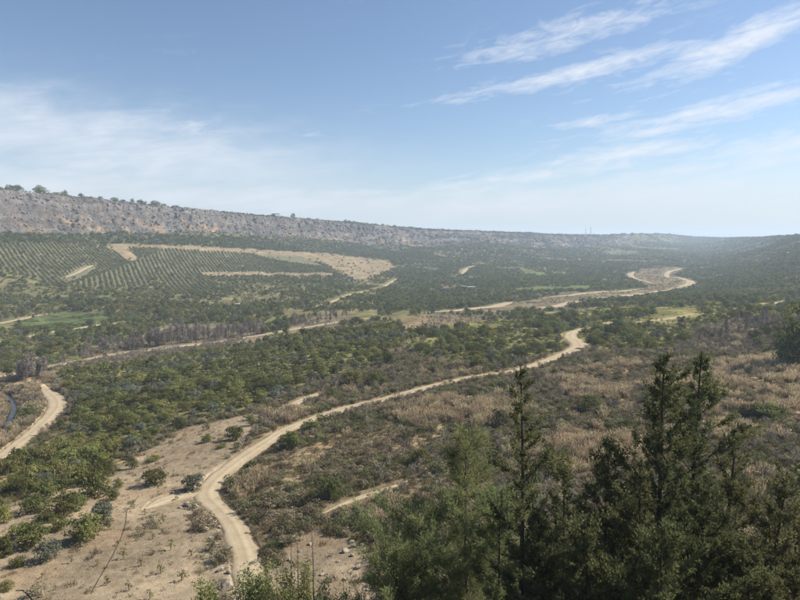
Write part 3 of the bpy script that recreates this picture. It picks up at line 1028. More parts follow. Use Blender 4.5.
def gn_scatter(name, label, cat, pts, rot, scl, var, meshes):
    """One mass of plants nobody could count, spread over the ground."""
    if len(pts) == 0:
        return
    srcs = []
    for i, me in enumerate(meshes):
        o = bpy.data.objects.new(name + '_source', me); SRC.objects.link(o); srcs.append(o)
    pm = bpy.data.meshes.new(name)
    pm.vertices.add(len(pts)); pm.vertices.foreach_set('co', np.asarray(pts, np.float32).ravel())
    for an, av, ty in (('rot', rot, 'FLOAT'), ('scl', scl, 'FLOAT'), ('var', var, 'INT')):
        a = pm.attributes.new(an, ty, 'POINT'); a.data.foreach_set('value', np.asarray(av, np.float32 if ty == 'FLOAT' else np.int32))
    o = link(name, pm, kind='stuff', label=label, cat=cat)
    ng = bpy.data.node_groups.new(name + '_spread', 'GeometryNodeTree')
    ng.interface.new_socket('Geometry', in_out='INPUT', socket_type='NodeSocketGeometry')
    ng.interface.new_socket('Geometry', in_out='OUTPUT', socket_type='NodeSocketGeometry')
    N, L = ng.nodes, ng.links
    gi = N.new('NodeGroupInput'); go = N.new('NodeGroupOutput'); jn = N.new('GeometryNodeJoinGeometry')
    def attr(nm, ty):
        a = N.new('GeometryNodeInputNamedAttribute'); a.data_type = ty; a.inputs['Name'].default_value = nm
        return a.outputs['Attribute']
    cx = N.new('ShaderNodeCombineXYZ'); L.new(attr('rot', 'FLOAT'), cx.inputs[2])
    vr, sc_ = attr('var', 'INT'), attr('scl', 'FLOAT')
    for i, so in enumerate(srcs):
        cmp_ = N.new('FunctionNodeCompare'); cmp_.data_type = 'INT'; cmp_.operation = 'EQUAL'
        ins = [s for s in cmp_.inputs if s.type == 'INT']
        L.new(vr, ins[0]); ins[1].default_value = i
        oi = N.new('GeometryNodeObjectInfo'); oi.inputs['Object'].default_value = so
        ip = N.new('GeometryNodeInstanceOnPoints')
        L.new(gi.outputs[0], ip.inputs['Points']); L.new(cmp_.outputs[0], ip.inputs['Selection'])
        L.new(oi.outputs['Geometry'], ip.inputs['Instance'])
        L.new(cx.outputs[0], ip.inputs['Rotation']); L.new(sc_, ip.inputs['Scale'])
        L.new(ip.outputs[0], jn.inputs[0])
    L.new(jn.outputs[0], go.inputs[0])
    md = o.modifiers.new('spread', 'NODES'); md.node_group = ng
    return o


def visible_order(X, Y, Z, size):
    """Which plants show largest: size over depth, in frame only, not behind rising ground."""
    px, py = project(X, Y, Z + size * .5)
    inf = (px > -6) & (px < 806) & (py > 150) & (py < 606)
    s = np.where(inf, size / Y, 0)
    return np.argsort(-s), s


def joined_tree(crown, trunk):
    """Crown and trunk in one mesh, for the plants too many to be counted."""
    n1 = len(crown.vertices); n2 = len(trunk.vertices)
    V = np.empty((n1 + n2) * 3, np.float32)
    crown.vertices.foreach_get('co', V[:n1 * 3]); trunk.vertices.foreach_get('co', V[n1 * 3:])
    fa = np.empty(len(crown.polygons) * 4, np.int32); crown.loops.foreach_get('vertex_index', fa)
    fb = np.empty(len(trunk.polygons) * 4, np.int32); trunk.loops.foreach_get('vertex_index', fb)
    F = np.concatenate([fa.reshape(-1, 4), fb.reshape(-1, 4) + n1])
    t = np.zeros(n1 + n2, np.float32); tv = np.empty(n1, np.float32)
    crown.attributes['tint'].data.foreach_get('value', tv); t[:n1] = tv
    mi = np.concatenate([np.zeros(len(fa) // 4, int), np.ones(len(fb) // 4, int)])
    return mesh_np('tree', V.reshape(-1, 3), F, [crown.materials[0], trunk.materials[0]], False, tint=t, matidx=mi)


class Kind:
    def __init__(s, name, cat, crowns, trunks, lows, base, partnames=('crown', 'trunk')):
        s.name, s.cat, s.crowns, s.trunks, s.lows, s.base, s.pn = name, cat, crowns, trunks, lows, base, partnames

    def single(s, x, y, z, sc, label, group=None, var=None, rz=None, squash=1.0, cat=None, name=None):
        v = random.randrange(len(s.crowns)) if var is None else var
        root = link(name or s.name, None, loc=(x, y, z - 0.06), label=label, cat=cat or s.cat, group=group, rz=random.random() * 6.28 if rz is None else rz, sc=(sc, sc, sc * squash))
        root.empty_display_size = .3
        link(s.pn[0], s.crowns[v], root)
        if s.trunks: link(s.pn[1], s.trunks[v % len(s.trunks)], root)
        return root

    def field(s, X, Y, Z, sc, limit, label, group, mass_name, mass_label, split=130.0):
        """The largest-showing plants as things, the rest as a mass (coarser leaves when far)."""
        order, sz = visible_order(X, Y, Z, sc * s.base)
        near = [i for i in order[:limit] if sz[i] > 0]
        for i in near:
            lb, gp = label(X[i], Y[i], Z[i]) if callable(label) else (label, group)
            s.single(X[i], Y[i], Z[i], sc[i], lb, gp)
        rest = np.setdiff1d(np.arange(len(X)), near)
        if len(rest) == 0: return
        n = len(s.lows)
        P = np.stack([X[rest], Y[rest], Z[rest] - .05], 1)
        gn_scatter(mass_name, mass_label, s.cat, P, rng.random(len(rest)) * 6.28, sc[rest], rng.integers(0, n, len(rest)), s.lows)


def tree_kind(name, cat, seed, mat, leaf=.25, n=1700, rx=1.9, rz=1.5, zc=1.22, nvar=5, th=1.3, tr=.11, nlow=260, clumps=44):
    cr = [crown_mesh(seed + i, n, leaf, rx * (0.9 + .2 * random.random()), rz * (.88 + .25 * random.random()), zc, mat, clumps) for i in range(nvar)]
    tk = [trunk_mesh(seed + 50 + i, th, tr, rx * .8) for i in range(nvar)]
    lo = [joined_tree(crown_mesh(seed + 90 + i, nlow, leaf * 2.3, rx, rz, zc, mat, max(10, clumps // 2)), tk[i]) for i in range(nvar)]
    return Kind(name, cat, cr, tk, lo, rx * 2)


ORCHT = tree_kind('orchard_tree', 'tree', 100, M_ORCH)
OLIVE = tree_kind('olive_tree', 'tree', 300, M_OLIVE, leaf=.21, n=1800, rx=1.7, rz=1.4, zc=1.2)
OAK = tree_kind('evergreen_tree', 'tree', 500, M_DARK, leaf=.29, n=1800, rx=2.3, rz=1.95, zc=1.65, th=1.6, tr=.16)
YELT = tree_kind('yellow_green_tree', 'tree', 700, M_YELLOW, leaf=.27, n=1600, rx=2.0, rz=1.6, zc=1.35)
BUSH = tree_kind('shrub', 'shrub', 900, M_SHRUB, leaf=.17, n=650, rx=1.0, rz=.75, zc=.6, th=.5, tr=.05, nlow=170, clumps=22)
BUSH.pn = ('foliage', 'stem')
bare_c = [bare_tree_mesh(1100 + i, 6.5, 1.5, 18, 9, 5, .045) for i in range(4)]
bare_t = [trunk_mesh(1150 + i, 4.5, .10, .8, M_DEAD) for i in range(4)]
BARE = Kind('bare_tree', 'tree', bare_c, bare_t, [bare_tree_mesh(1180 + i, 6.5, 1.6, 12, 6, 3, .06) for i in range(3)], 3.5)
brown_m = [crown_mesh(1300 + i, 380, .12, .75, .5, .32, M_BROWN, 22) for i in range(4)]
shrub_m = [crown_mesh(1320 + i, 380, .12, .7, .5, .32, M_SHRUB, 22) for i in range(3)]
green_m = [crown_mesh(1340 + i, 360, .12, .7, .48, .32, M_DARK, 22) for i in range(2)]
mauve_m = [bare_tree_mesh(1360 + i, 1.5, .6, 10, 6, 4, .022, M_TWIG) for i in range(3)]
reed_m = [reed_mesh(1400 + i, 70, 1.9, .95, M_REED) for i in range(4)]
grass_m = [reed_mesh(1420 + i, 46, .55, .5, M_GRASS, .022, False, .5) for i in range(3)]
green_g = [reed_mesh(1440 + i, 46, .35, .55, M_GREENG, .025, False, .6) for i in range(2)]


def mass(name, label, cat, pts, meshes, s0, s1):
    X, Y, Z, c = pts
    n = len(X)
    gn_scatter(name, label, cat, np.stack([X, Y, Z - .04], 1), rng.random(n) * 6.28, s0 + (s1 - s0) * rng.random(n) ** 1.5, rng.integers(0, len(meshes), n), meshes)


# --- near orchard in rows
def rows_in(cls, x0, x1, y0, y1, ang, row, gap, jit, skip):
    a = math.radians(ang); ca, sa = math.cos(a), math.sin(a)
    cx_, cy_ = (x0 + x1) / 2, (y0 + y1) / 2; R = math.hypot(x1 - x0, y1 - y0) / 2
    i = np.arange(-R, R, gap); j = np.arange(-R, R, row)
    I, J = np.meshgrid(i, j); I = I.ravel() + rng.normal(size=I.size) * jit; J = J.ravel() + rng.normal(size=J.size) * jit
    X = cx_ + I * ca - J * sa; Y = cy_ + I * sa + J * ca
    k = (Y > y0) & (Y < y1) & (X > x0) & (X < x1) & (rng.random(len(X)) > skip)
    X, Y = X[k], Y[k]; Z = raw_z(X, Y)
    c = land_at(X, Y, Z); k = np.isin(c, cls)
    X, Y = X[k], Y[k]
    e, _, _ = track_dist(X, Y); k = (e > 1.6) & (stream_dist(X, Y) > 5) & open_view(X, Y, 17)
    X, Y = X[k], Y[k]
    return X, Y, height(X, Y)


def orch_label(x, y, z):
    if x < -75 and y < 150: return 'dark green orchard tree in the nearest rows beside the river path', 'orchard trees beside the river path'
    if y < 135: return 'dark green orchard tree in the front rows bordering the pale bare soil', 'orchard trees bordering the bare soil'
    if x > -45: return 'dark green orchard tree at the right end of the near orchard above the track', 'orchard trees at the right end'
    return 'dark green orchard tree in the middle rows of the near orchard', 'orchard trees in the middle rows'


def olive_label(x, y, z):
    if y < 150: return 'grey-green olive tree in the front part of the near orchard', 'front olive trees of the near orchard'
    if y < 210: return 'grey-green olive tree in the middle of the near orchard', 'middle olive trees of the near orchard'
    return 'grey-green olive tree at the back of the near orchard toward the valley road', 'rear olive trees of the near orchard'


def bush_label(x, y, z):
    if y < 72: return 'grey-green shrub in the nearest scrub just behind the foreground trees', 'shrubs of the nearest scrub'
    if x < 0: return 'grey-green shrub in the brown scrub along the right verge of the winding track', 'shrubs along the track verge'
    if y < 110: return 'grey-green shrub in the scrub right of centre behind the cypress tops', 'shrubs right of centre'
    return 'grey-green shrub in the farther scrub among the reeds at right', 'shrubs among the reeds'


X, Y, Z = rows_in([ORCH], -240, 30, 105, 420, 12, 6.2, 3.5, .3, .07)
sc = (.66 + .5 * rng.random(len(X))) * (.95 + .2 * fbm(X / 30, Y / 30, 2, 5))
isol = (fbm(X / 24, Y / 14, 2, 91) > .34) | (rng.random(len(X)) < .05)
ORCHT.field(X[~isol], Y[~isol], Z[~isol], sc[~isol], 175, orch_label, None,
            'orchard_rows', 'dense rows of small orchard trees further back along the valley floor')
OLIVE.field(X[isol], Y[isol], Z[isol], sc[isol] * .95, 200, olive_label, None,
            'olive_grove', 'grey-green olive trees in the farther orchard')
# --- hillside orchards below the cliff
X, Y, Z = rows_in([ROWS], -460, -292, 440, 860, -45, 4.2, 2.3, .2, .05)
X2, Y2, Z2 = rows_in([ROWS], -292, -60, 440, 860, -62, 4.6, 2.2, .25, .07)
X, Y, Z = np.concatenate([X, X2]), np.concatenate([Y, Y2]), np.concatenate([Z, Z2])
gn_scatter('hillside_orchard', 'even rows of small green trees on the terraces below the cliff', 'orchard', np.stack([X, Y, Z], 1), rng.random(len(X)) * 6.28,
           .48 + .22 * rng.random(len(X)), rng.integers(0, len(ORCHT.lows), len(X)), ORCHT.lows)

# --- evergreen trees and bushes over the rest of the valley
clumpy = lambda X, Y, c: smooth(-.9, .25, fbm(X / (10 + Y * .05), Y / (10 + Y * .05), 3, 95))
P1 = pick(46000, 60, 470, {PARK: .27, MID: .95, SCRUB: .012, MAUVE: .02, RIPAR: .05, GROVE: .0, ORCH: .02, FARH: .9}, 1.6, spacing=2.7, extra=clumpy, front=13)
X, Y, Z, c = P1
sc = .38 + .8 * rng.random(len(X)) ** 1.8
typ = rng.random(len(X)) + .25 * fbm(X / 40, Y / 40, 2, 96)
yl = (typ > np.where(c == PARK, .78, .9)); ol = (typ < .18)
dk = ~(yl | ol)


def oak_label(x, y, z):
    c_ = int(land_at(np.array([x]), np.array([y]), np.array([z]))[0])
    if c_ == PARK and x < 20: return 'rounded evergreen tree on the meadow left of the track bend', 'meadow trees left of the bend'
    if c_ == PARK and x > 75: return 'rounded evergreen tree on the meadow right of the track bend', 'meadow trees right of the bend'
    if c_ == PARK: return 'rounded evergreen tree on the yellow-green meadow behind the track bend', 'trees on the green meadow'
    if c_ in (MID, ORCH) and x < -150: return 'dark evergreen tree between valley road and hillside terraces at left', 'evergreens on the left slope'
    if c_ in (MID, ORCH): return 'dark evergreen tree between valley road and hillside terraces near the centre', 'evergreens on the centre slope'
    if y > 300: return 'dark evergreen tree on the far valley floor', 'evergreens on the far valley floor'
    return 'lone dark evergreen bush standing out of the brown scrub', 'evergreens in the brown scrub'


def place_of(x, y, z):
    c_ = int(land_at(np.array([x]), np.array([y]), np.array([z]))[0])
    if c_ == PARK: return ('on the meadow left of the track bend', 'meadow left') if x < 45 else ('on the meadow right of the track bend', 'meadow right')
    if c_ in (MID, ORCH): return ('between valley road and hillside terraces at left', 'left slope') if x < -150 else ('between valley road and hillside terraces near the centre', 'centre slope')
    return ('out in the open brown scrub', 'scrub') if y < 300 else ('on the far valley floor', 'far floor')


def yel_label(x, y, z):
    p, g = place_of(x, y, z)
    return 'yellow-green tree ' + p, 'yellow-green trees, ' + g


def oliv_label(x, y, z):
    p, g = place_of(x, y, z)
    return 'silvery grey-green olive tree ' + p, 'scattered olive trees, ' + g


OAK.field(X[dk], Y[dk], Z[dk], sc[dk], 300, oak_label, None, 'valley_woodland', 'mixed evergreen woodland covering the middle of the valley')
YELT.field(X[yl], Y[yl], Z[yl], sc[yl], 120, yel_label, None, 'pale_woodland', 'scattered yellow-green trees farther up the valley')
OLIVE.field(X[ol], Y[ol], Z[ol], sc[ol] * 1.1, 90, oliv_label, None, 'olive_woodland', 'scattered silvery trees farther up the valley')

# --- far hills
far_m = [crown_mesh(1500 + i, 70, 1.15, 2.3, 1.9, 1.5, M_DARK, 9) for i in range(4)] + [crown_mesh(1520 + i, 70, 1.1, 2.1, 1.6, 1.2, M_SHRUB, 9) for i in range(2)] + [crown_mesh(1540, 70, 1.1, 2.1, 1.7, 1.3, M_YELLOW, 9), crown_mesh(1541, 70, 1.1, 2.2, 1.8, 1.4, M_ORCH, 9)]
P2 = pick(115000, 450, 1250, {MID: .95, FARH: .95, BELT: 1.0, TAN: .035, TOP: .3, CLIFF: .6, RIVER: .5, ROWS: .02}, 3, .76,
          extra=lambda X, Y, c: np.where(c == BELT, 1.0, np.where(c == CLIFF, smooth(-.2, .45, fbm(X / 28, Y / 28, 3, 78)), smooth(-1.1, .0, fbm(X / 45, Y / 45, 3, 97)))))
X, Y, Z, c = P2
s_ = np.where((c == CLIFF) | (c == RIVER), .24, np.where(c == TOP, .45, .6)) * (.45 + 1.1 * rng.random(len(X)) ** 1.5)
kinds = np.clip((fbm(X / 60, Y / 60, 2, 79) * 3 + 3.5 + rng.normal(size=len(X)) * 2), 0, 7).astype(int)
gn_scatter('hill_scrub', 'dark evergreen scrub and trees over the slopes below the cliff', 'woodland', np.stack([X, Y, Z], 1), rng.random(len(X)) * 6.28, s_, kinds, far_m)
P3 = pick(100000, 1250, 3400, {FARH: .95, TOP: .6, CLIFF: .5, RIVER: .4, BELT: .9}, 5, .74,
          extra=lambda X, Y, c: smooth(-.8, .3, fbm(X / 110, Y / 110, 3, 98)))
X, Y, Z, c = P3
gn_scatter('distant_scrub', 'dark scrub woods on the hazy far hills', 'woodland', np.stack([X, Y, Z], 1), rng.random(len(X)) * 6.28, .9 + 1.0 * rng.random(len(X)), rng.integers(0, 8, len(X)), far_m)
# broken crags over the rock face
crag_m = [rock_mesh(1560 + i, M_CRAG, 2) for i in range(4)] + [rock_mesh(1570 + i, M_OCHRE, 2) for i in range(2)]
uc = np.concatenate([rng.uniform(-.80, -.1, 5500), rng.uniform(-.1, .36, 11500)]); fc_ = rng.random(17000)
yb_, yt_ = np.interp(uc, U_T, kY[:, 14]), np.interp(uc, U_T, kY[:, 15])
Yc = yb_ + (yt_ - yb_) * fc_; Xc = uc * Yc; Zc = height(Xc, Yc)
kc = (uc < -.1) | (fbm(Xc / 45, Zc / 9, 3, 77) > -.12)
Xc, Yc, Zc = Xc[kc], Yc[kc], Zc[kc]
ocm = fbm(Xc / 20, Yc / 14 + Zc / 11, 4, 73) > .25
fcl, _ = cliff_mask(Xc, Yc)
vi = np.where(ocm & (rng.random(len(Xc)) < .75 - 1.3 * fcl), rng.integers(4, 6, len(Xc)), rng.integers(0, 4, len(Xc)))
gn_scatter('cliff_crags', 'broken grey and ochre crags of the long cliff face', 'rock', np.stack([Xc, Yc, Zc - .4], 1), rng.random(len(Xc)) * 6.28, (.7 + 2.0 * rng.random(len(Xc)) ** 2.5) * np.clip(Yc / 800, .8, 2.2), vi, crag_m)
Xo, Yo, Zo, co = pick(26000, 900, 3000, {FARH: 1.0, TOP: .4}, 4, .74, extra=lambda X, Y, c: smooth(.05, .45, fbm(X / 120, Y / 160, 3, 99)))
gn_scatter('distant_outcrops', 'pale rock outcrops showing through the scrub of the far hills', 'rock', np.stack([Xo, Yo, Zo], 1), rng.random(len(Xo)) * 6.28, 1.5 + 3.0 * rng.random(len(Xo)) ** 2, rng.integers(0, 4, len(Xo)), [rock_mesh(1580 + i, M_ROCK, 2) for i in range(4)])
# extra belt right below the cliff
P = pick(26000, 330, 1000, {BELT: 1.0}, 2, .74)
X, Y, Z, c = P
gn_scatter('cliff_foot_scrub', 'dark band of dense scrub along the foot of the cliff', 'woodland', np.stack([X, Y, Z], 1), rng.random(len(X)) * 6.28, .55 + .5 * rng.random(len(X)), rng.integers(0, 4, len(X)), far_m)

# --- bushes standing in the scrub
P = pick(14000, 47, 260, {SCRUB: .16, PARK: .10, REED: .06, SOIL: .006, RIPAR: .10, MAUVE: .1, GROVE: .05}, 1.0, spacing=1.9)
X, Y, Z, c = P
BUSH.field(X, Y, Z, .5 + .9 * rng.random(len(X)) ** 2, 300, bush_label, None, 'shrub_cover', 'grey-green shrubs farther back in the scrub')

# --- low cover: brown scrub, reeds, dry and green grass
patch = lambda s, sd, a=-.35, b=.35: (lambda X, Y, c: smooth(a, b, fbm(X / s, Y / s, 3, sd)))
mass('brown_scrub', 'low brown scrub covering the ground right of the track', 'scrub', pick(46000, 46, 270, {SCRUB: .9, REED: .35, DRYBANK: .9, PARK: .05, MAUVE: .5, RIPAR: .3, SLOPE: .6, SOIL: .012, GROVE: .1, ORCH: .05}, .5, extra=patch(11, 31, -.7, .1)), brown_m, .55, 1.5)
mass('green_scrub', 'low grey-green scrub between the brown bushes', 'scrub', pick(46000, 46, 270, {SCRUB: 1.0, REED: .35, DRYBANK: .2, PARK: .22, MAUVE: .1, RIPAR: .12, SLOPE: .6, SOIL: .01, GROVE: .35, ORCH: .12}, .5, extra=patch(13, 32, -.6, .3)), shrub_m + green_m, .5, 1.45)
mass('understorey', 'dark low undergrowth beneath the foreground conifers', 'scrub', pick(5000, 14, 47, {SLOPE: .9}, .3), shrub_m + green_m, .7, 1.5)
mass('mauve_twigs', 'leafless mauve-brown thickets on the right of the valley', 'scrub', pick(50000, 60, 345, {MAUVE: 1.0, DRYBANK: 1.0, SCRUB: .35, REED: .3, RIPAR: .5, PARK: .05}, .6, extra=patch(15, 33, -.2, .5)), mauve_m, .7, 1.5)
mass('reed_bed', 'stands of tall dry tan reeds and grass', 'reeds', pick(60000, 46, 260, {REED: .8, SCRUB: .07, RIPAR: .7, MAUVE: .05, GROVE: .01}, .5, extra=patch(9, 34, -.3, .4)), reed_m, .4, .95)
mass('dry_grass', 'dry pale grass between the shrubs', 'grass', pick(50000, 46, 200, {SCRUB: .6, REED: .6, SOIL: .045, GROVE: .5, PARK: .3, RIPAR: .6, ORCH: .3, SLOPE: .6}, .25), grass_m, .5, 1.3)
mass('green_grass', 'fresh green grass under the orchard trees and on the meadow', 'grass', pick(60000, 60, 420, {PARK: .9, ORCH: .5, GROVE: .5, CROP: 1.0, SCRUB: .05, SOIL: .004}, .4, extra=patch(18, 35, -.2, .4)), green_g, .7, 1.8)

# ------------------------------------------------------------------ placed by where they stand in the photograph
def at(px, py):
    x, y, _ = ray_ground(px, py, raw_z)
    return x, y, float(height(np.array([x]), np.array([y]))[0])


def put(kind, px, py, wpx, label, group=None, squash=1.0, **kw):
    x, y, z = at(px, py)
    return kind.single(x, y, z, wpx * y / FPX / kind.base, label, group, squash=squash, **kw)


# --- bushes and small trees on the bare slope at the lower left
put(ORCHT, 85, 540, 38, 'large round green bush at the edge of the bare soil, beside a grey-green one')
put(OLIVE, 104, 520, 26, 'grey-green olive bush squeezed behind the large round green bush')
put(ORCHT, 33, 546, 33, 'broad dark green bush alone on the bare slope near the left edge')
put(OLIVE, 47, 560, 28, 'blue-grey olive bush lowest on the bare slope at lower left')
put(ORCHT, 64, 516, 26, 'tall narrow green tree among the bushes at lower left', squash=1.45)
put(ORCHT, 95, 496, 38, 'wide green tree above the grey-green bush on the slope')
put(OAK, 83, 481, 18, 'dark upright evergreen behind the wide green tree on the slope', squash=1.3)
put(ORCHT, 5, 556, 22, 'green bush cut off by the left edge below the grove', squash=1.4)
put(ORCHT, 36, 512, 30, 'low spreading green bush in the grove at lower left', squash=.8)
put(YELT, 4, 522, 22, 'yellowish bush on the left edge below the grove')
put(OAK, 6, 590, 18, 'small bright green bush at the bottom left corner', squash=.7)
put(ORCHT, 156, 485, 25, 'round leafy bush standing alone on the pale soil left of the track fork')
put(OLIVE, 193, 491, 24, 'grey olive bush beside the track where the spur leaves it')
put(OAK, 132, 469, 11, 'small dark pointed evergreen on the pale soil', squash=1.5)
put(OAK, 110, 474, 8, 'tiny dark evergreen bush at the upper edge of the bare soil', squash=1.2)
put(YELT, 153, 462, 13, 'small yellow-green bush on the pale soil above the round leafy bush', squash=.8)
put(ORCHT, 207, 442, 12, 'left one of the dark bushes on the pale soil beside the grass bank')
put(ORCHT, 234, 440, 20, 'dark bush on the pale soil beside the grass bank, nearest the track')
put(OAK, 252, 425, 11, 'narrow dark bush at the head of the pale soil', squash=1.2)
put(YELT, 222, 448, 10, 'low yellow-green bush under the dark bushes by the grass bank', squash=.7)
put(ORCHT, 290, 448, 24, 'green bush leaning over the right edge of the winding track')
put(OAK, 355, 420, 9, 'small dark bush on the right verge of the winding track')
put(OAK, 388, 364, 16, 'largest dark round tree at the right end of the near orchard')
put(OAK, 375, 386, 22, 'dark tree on the bank above the winding track')
put(OAK, 352, 384, 22, 'second dark tree on the bank above the track, left of the larger one')
put(OAK, 332, 398, 14, 'dark bush beside the pale bank trail')
put(OAK, 590, 412, 30, 'dark green bush pair in the reeds right of the slender foreground cypress', squash=.7)
put(BUSH, 500, 426, 26, 'grey-green domed shrub left of the slender cypress top')
put(OAK, 755, 415, 26, 'bright green bush above a dark hollow in the reeds at right', squash=.6)
put(OAK, 770, 417, 34, 'dark low thicket in the hollow among the reeds at right', squash=.5)
put(OAK, 758, 347, 13, 'isolated round blackish tree in the mauve thicket at right')
put(OAK, 797, 368, 34, 'dark crown leaning into view at the right edge below the tall tree', squash=1.3, var=1)
put(OAK, 804, 366, 44, 'tall dark tree cut off by the right edge of the view', squash=1.9)
put(OAK, 786, 352, 24, 'dark tree beside the tall one at the right edge', squash=1.3)
put(OAK, 592, 347, 17, 'dark tree hugging the right side of the track bend')
put(OAK, 604, 343, 16, 'second dark tree right of the track bend')
put(OAK, 620, 325, 13, 'dark upright tree behind the meadow near the pale lane')
for px, py, w, lb in [(20, 538, 22, 'small round bush between the left-edge bush and the broad dark one'), (58, 530, 20, 'round bush under the tall narrow tree at lower left'), (112, 500, 16, 'small bush right of the wide green tree on the slope'),
                      (18, 566, 16, 'little bush below the left-edge bush on the bare slope'), (76, 510, 22, 'round bush between the tall narrow tree and the large one'), (48, 522, 18, 'small bush behind the broad dark one near the left edge'), (118, 488, 12, 'little bush at the upper right of the bush cluster')]:
    put(ORCHT, px, py, w, lb)
for i, (px, py) in enumerate([(20, 462), (42, 458), (60, 452), (8, 470), (30, 478), (52, 474), (18, 490), (70, 462), (90, 458), (72, 480), (108, 455), (45, 492)]):
    put(ORCHT, px + 2, py + 4, 24 + 5 * random.random(), 'green fruit tree in the crowded grove between river path and bare soil', 'trees of the grove at lower left')
X, Y, Z = rows_in([GROVE], -110, -20, 66, 150, 20, 4.4, 3.8, .5, .25)
for x, y, z in zip(X, Y, Z):
    k = ORCHT if random.random() < .75 else OLIVE
    k.single(x, y, z, .55 + .35 * random.random(), 'green fruit tree in the crowded grove between river path and bare soil' if k is ORCHT else 'grey-green olive among the fruit trees of the grove at lower left',
             'trees of the grove at lower left' if k is ORCHT else 'olives of the grove at lower left')

# --- saplings on the bare soil
sap_c = [crown_mesh(1600 + i, 70, .10, .28, .32, .38, M_ORCH, 9) for i in range(3)]
sap_t = [trunk_mesh(1610 + i, .4, .025, .15) for i in range(3)]
SAP = Kind('sapling', 'sapling', sap_c, sap_t, [], .6, ('foliage', 'stem'))
for px, py, w in [(171, 550, 9), (191, 556, 7), (124, 559, 9), (141, 566, 8), (161, 574, 10), (182, 581, 9), (107, 585, 8), (129, 591, 8), (150, 599, 8), (98, 566, 6), (56, 590, 6), (72, 563, 6), (86, 547, 7),
                  (145, 515, 6), (134, 508, 7), (163, 523, 7), (110, 530, 6), (137, 541, 6), (153, 539, 6), (42, 578, 6), (118, 545, 5), (176, 500, 6)]:
    put(SAP, px, py, w, 'tiny leafy sapling planted in the bare soil at lower left', 'saplings on the bare soil', squash=.9 + .5 * random.random())

# --- bare poplars along the valley road and by the stream
k = 0
for (x0, y0, x1, y1, n, h) in [(88, 359, 135, 351, 36, 1.0), (130, 354, 205, 344, 80, 1.45), (205, 346, 262, 337, 50, 1.2), (290, 330, 350, 322, 36, 1.0), (20, 385, 46, 378, 20, 1.4), (60, 368, 86, 362, 8, 1.0), (0, 364, 22, 360, 6, .8),
                              (436, 338, 470, 336, 6, .7), (700, 345, 790, 328, 30, .75), (725, 333, 770, 326, 20, .8)]:
    for i in range(n):
        t = random.random()
        x, y, z = at(x0 + (x1 - x0) * t + random.uniform(-4, 4), y0 + (y1 - y0) * t + random.uniform(-9, -2.5))
        if x0 < 60: lb, gp = 'leafless mauve-brown tree in the clump beside the stream', 'bare trees by the stream'
        elif x0 > 600: lb, gp = 'leafless greyish bush tree in the mauve thicket at the right', 'bare trees in the right thicket'
        elif x0 > 400: lb, gp = 'leafless purplish tree on the green meadow', 'bare trees on the meadow'
        elif x0 == 290: lb, gp = 'leafless tree in the short bare row farthest along the valley road', 'bare trees at the far road end'
        else: lb, gp = 'leafless mauve-brown poplar in the line along the valley road', 'bare poplars along the valley road'
        BARE.single(x, y, z, h * random.uniform(.5, 1.05), lb, gp, squash=random.uniform(.75, 1.1))

# --- trees on the skyline of the cliff
def rim(px, back=1.02):
    u = (px - 400) / FPX
    y = float(np.interp(u, U_T, kY[:, -1])) * back
    x = u * y
    return x, y, float(height(np.array([x]), np.array([y]))[0])


for px, w, sq, lb in [(1, 9, .9, 'dark tree on the cliff rim cut off by the left edge'), (6, 5, .8, 'small dark bush on the cliff rim at far left'), (15, 9, .95, 'left one of two adjoining round trees on the cliff rim'),
                      (23, 12, .8, 'wider right one of two adjoining round trees on the cliff rim'), (45, 15, .8, 'widest domed tree on the cliff rim'), (61, 11, .5, 'low dark bush on the rim right of the widest tree'),
                      (69, 8, 1.0, 'flat-topped tree on a bare stem on the cliff rim'), (85, 7, 1.05, 'compact round tree alone on the cliff rim'), (96, 4, .9, 'very small bush on the cliff rim'),
                      (104, 6, .9, 'first of the row of small round rim trees'), (118, 8, .9, 'larger round tree in the row of small rim trees'), (126, 6, .8, 'low bush following the larger rim tree'),
                      (135, 5, 1.5, 'lollipop-shaped tree standing clear on the skyline'), (144, 12, .6, 'long low thicket on the cliff rim'), (158, 11, .8, 'broad round tree where the rim begins to be wooded'),
                      (166, 6, 1.0, 'small upright tree right of the broad wooded-rim tree'), (178, 9, .6, 'low dark clump on the wooded part of the rim'), (294, 6, 1.2, 'round tree on the skyline beside the pale pavilion')]:
    x, y, z = rim(px)
    (OAK, ORCHT, OLIVE)[int(px) % 3].single(x, y, z - .06 * w * y / FPX, .85 * w * y / FPX / (OAK, ORCHT, OLIVE)[int(px) % 3].base, lb, 'trees on the cliff rim', squash=sq * 1.12)
n = 2600
u = rng.uniform(-.42, .72, n); bk = 1 + rng.random(n) ** 2 * .12
y = np.interp(u, U_T, kY[:, -1]) * bk; x = u * y; z = height(x, y)
gn_scatter('ridge_fringe', 'fringe of low trees along the skyline ridge', 'woodland', np.stack([x, y, z], 1), rng.random(n) * 6.28, (.35 + .6 * rng.random(n) ** 2) * np.clip(y / 1000, .8, 2.0), rng.integers(0, 6, n), far_m)

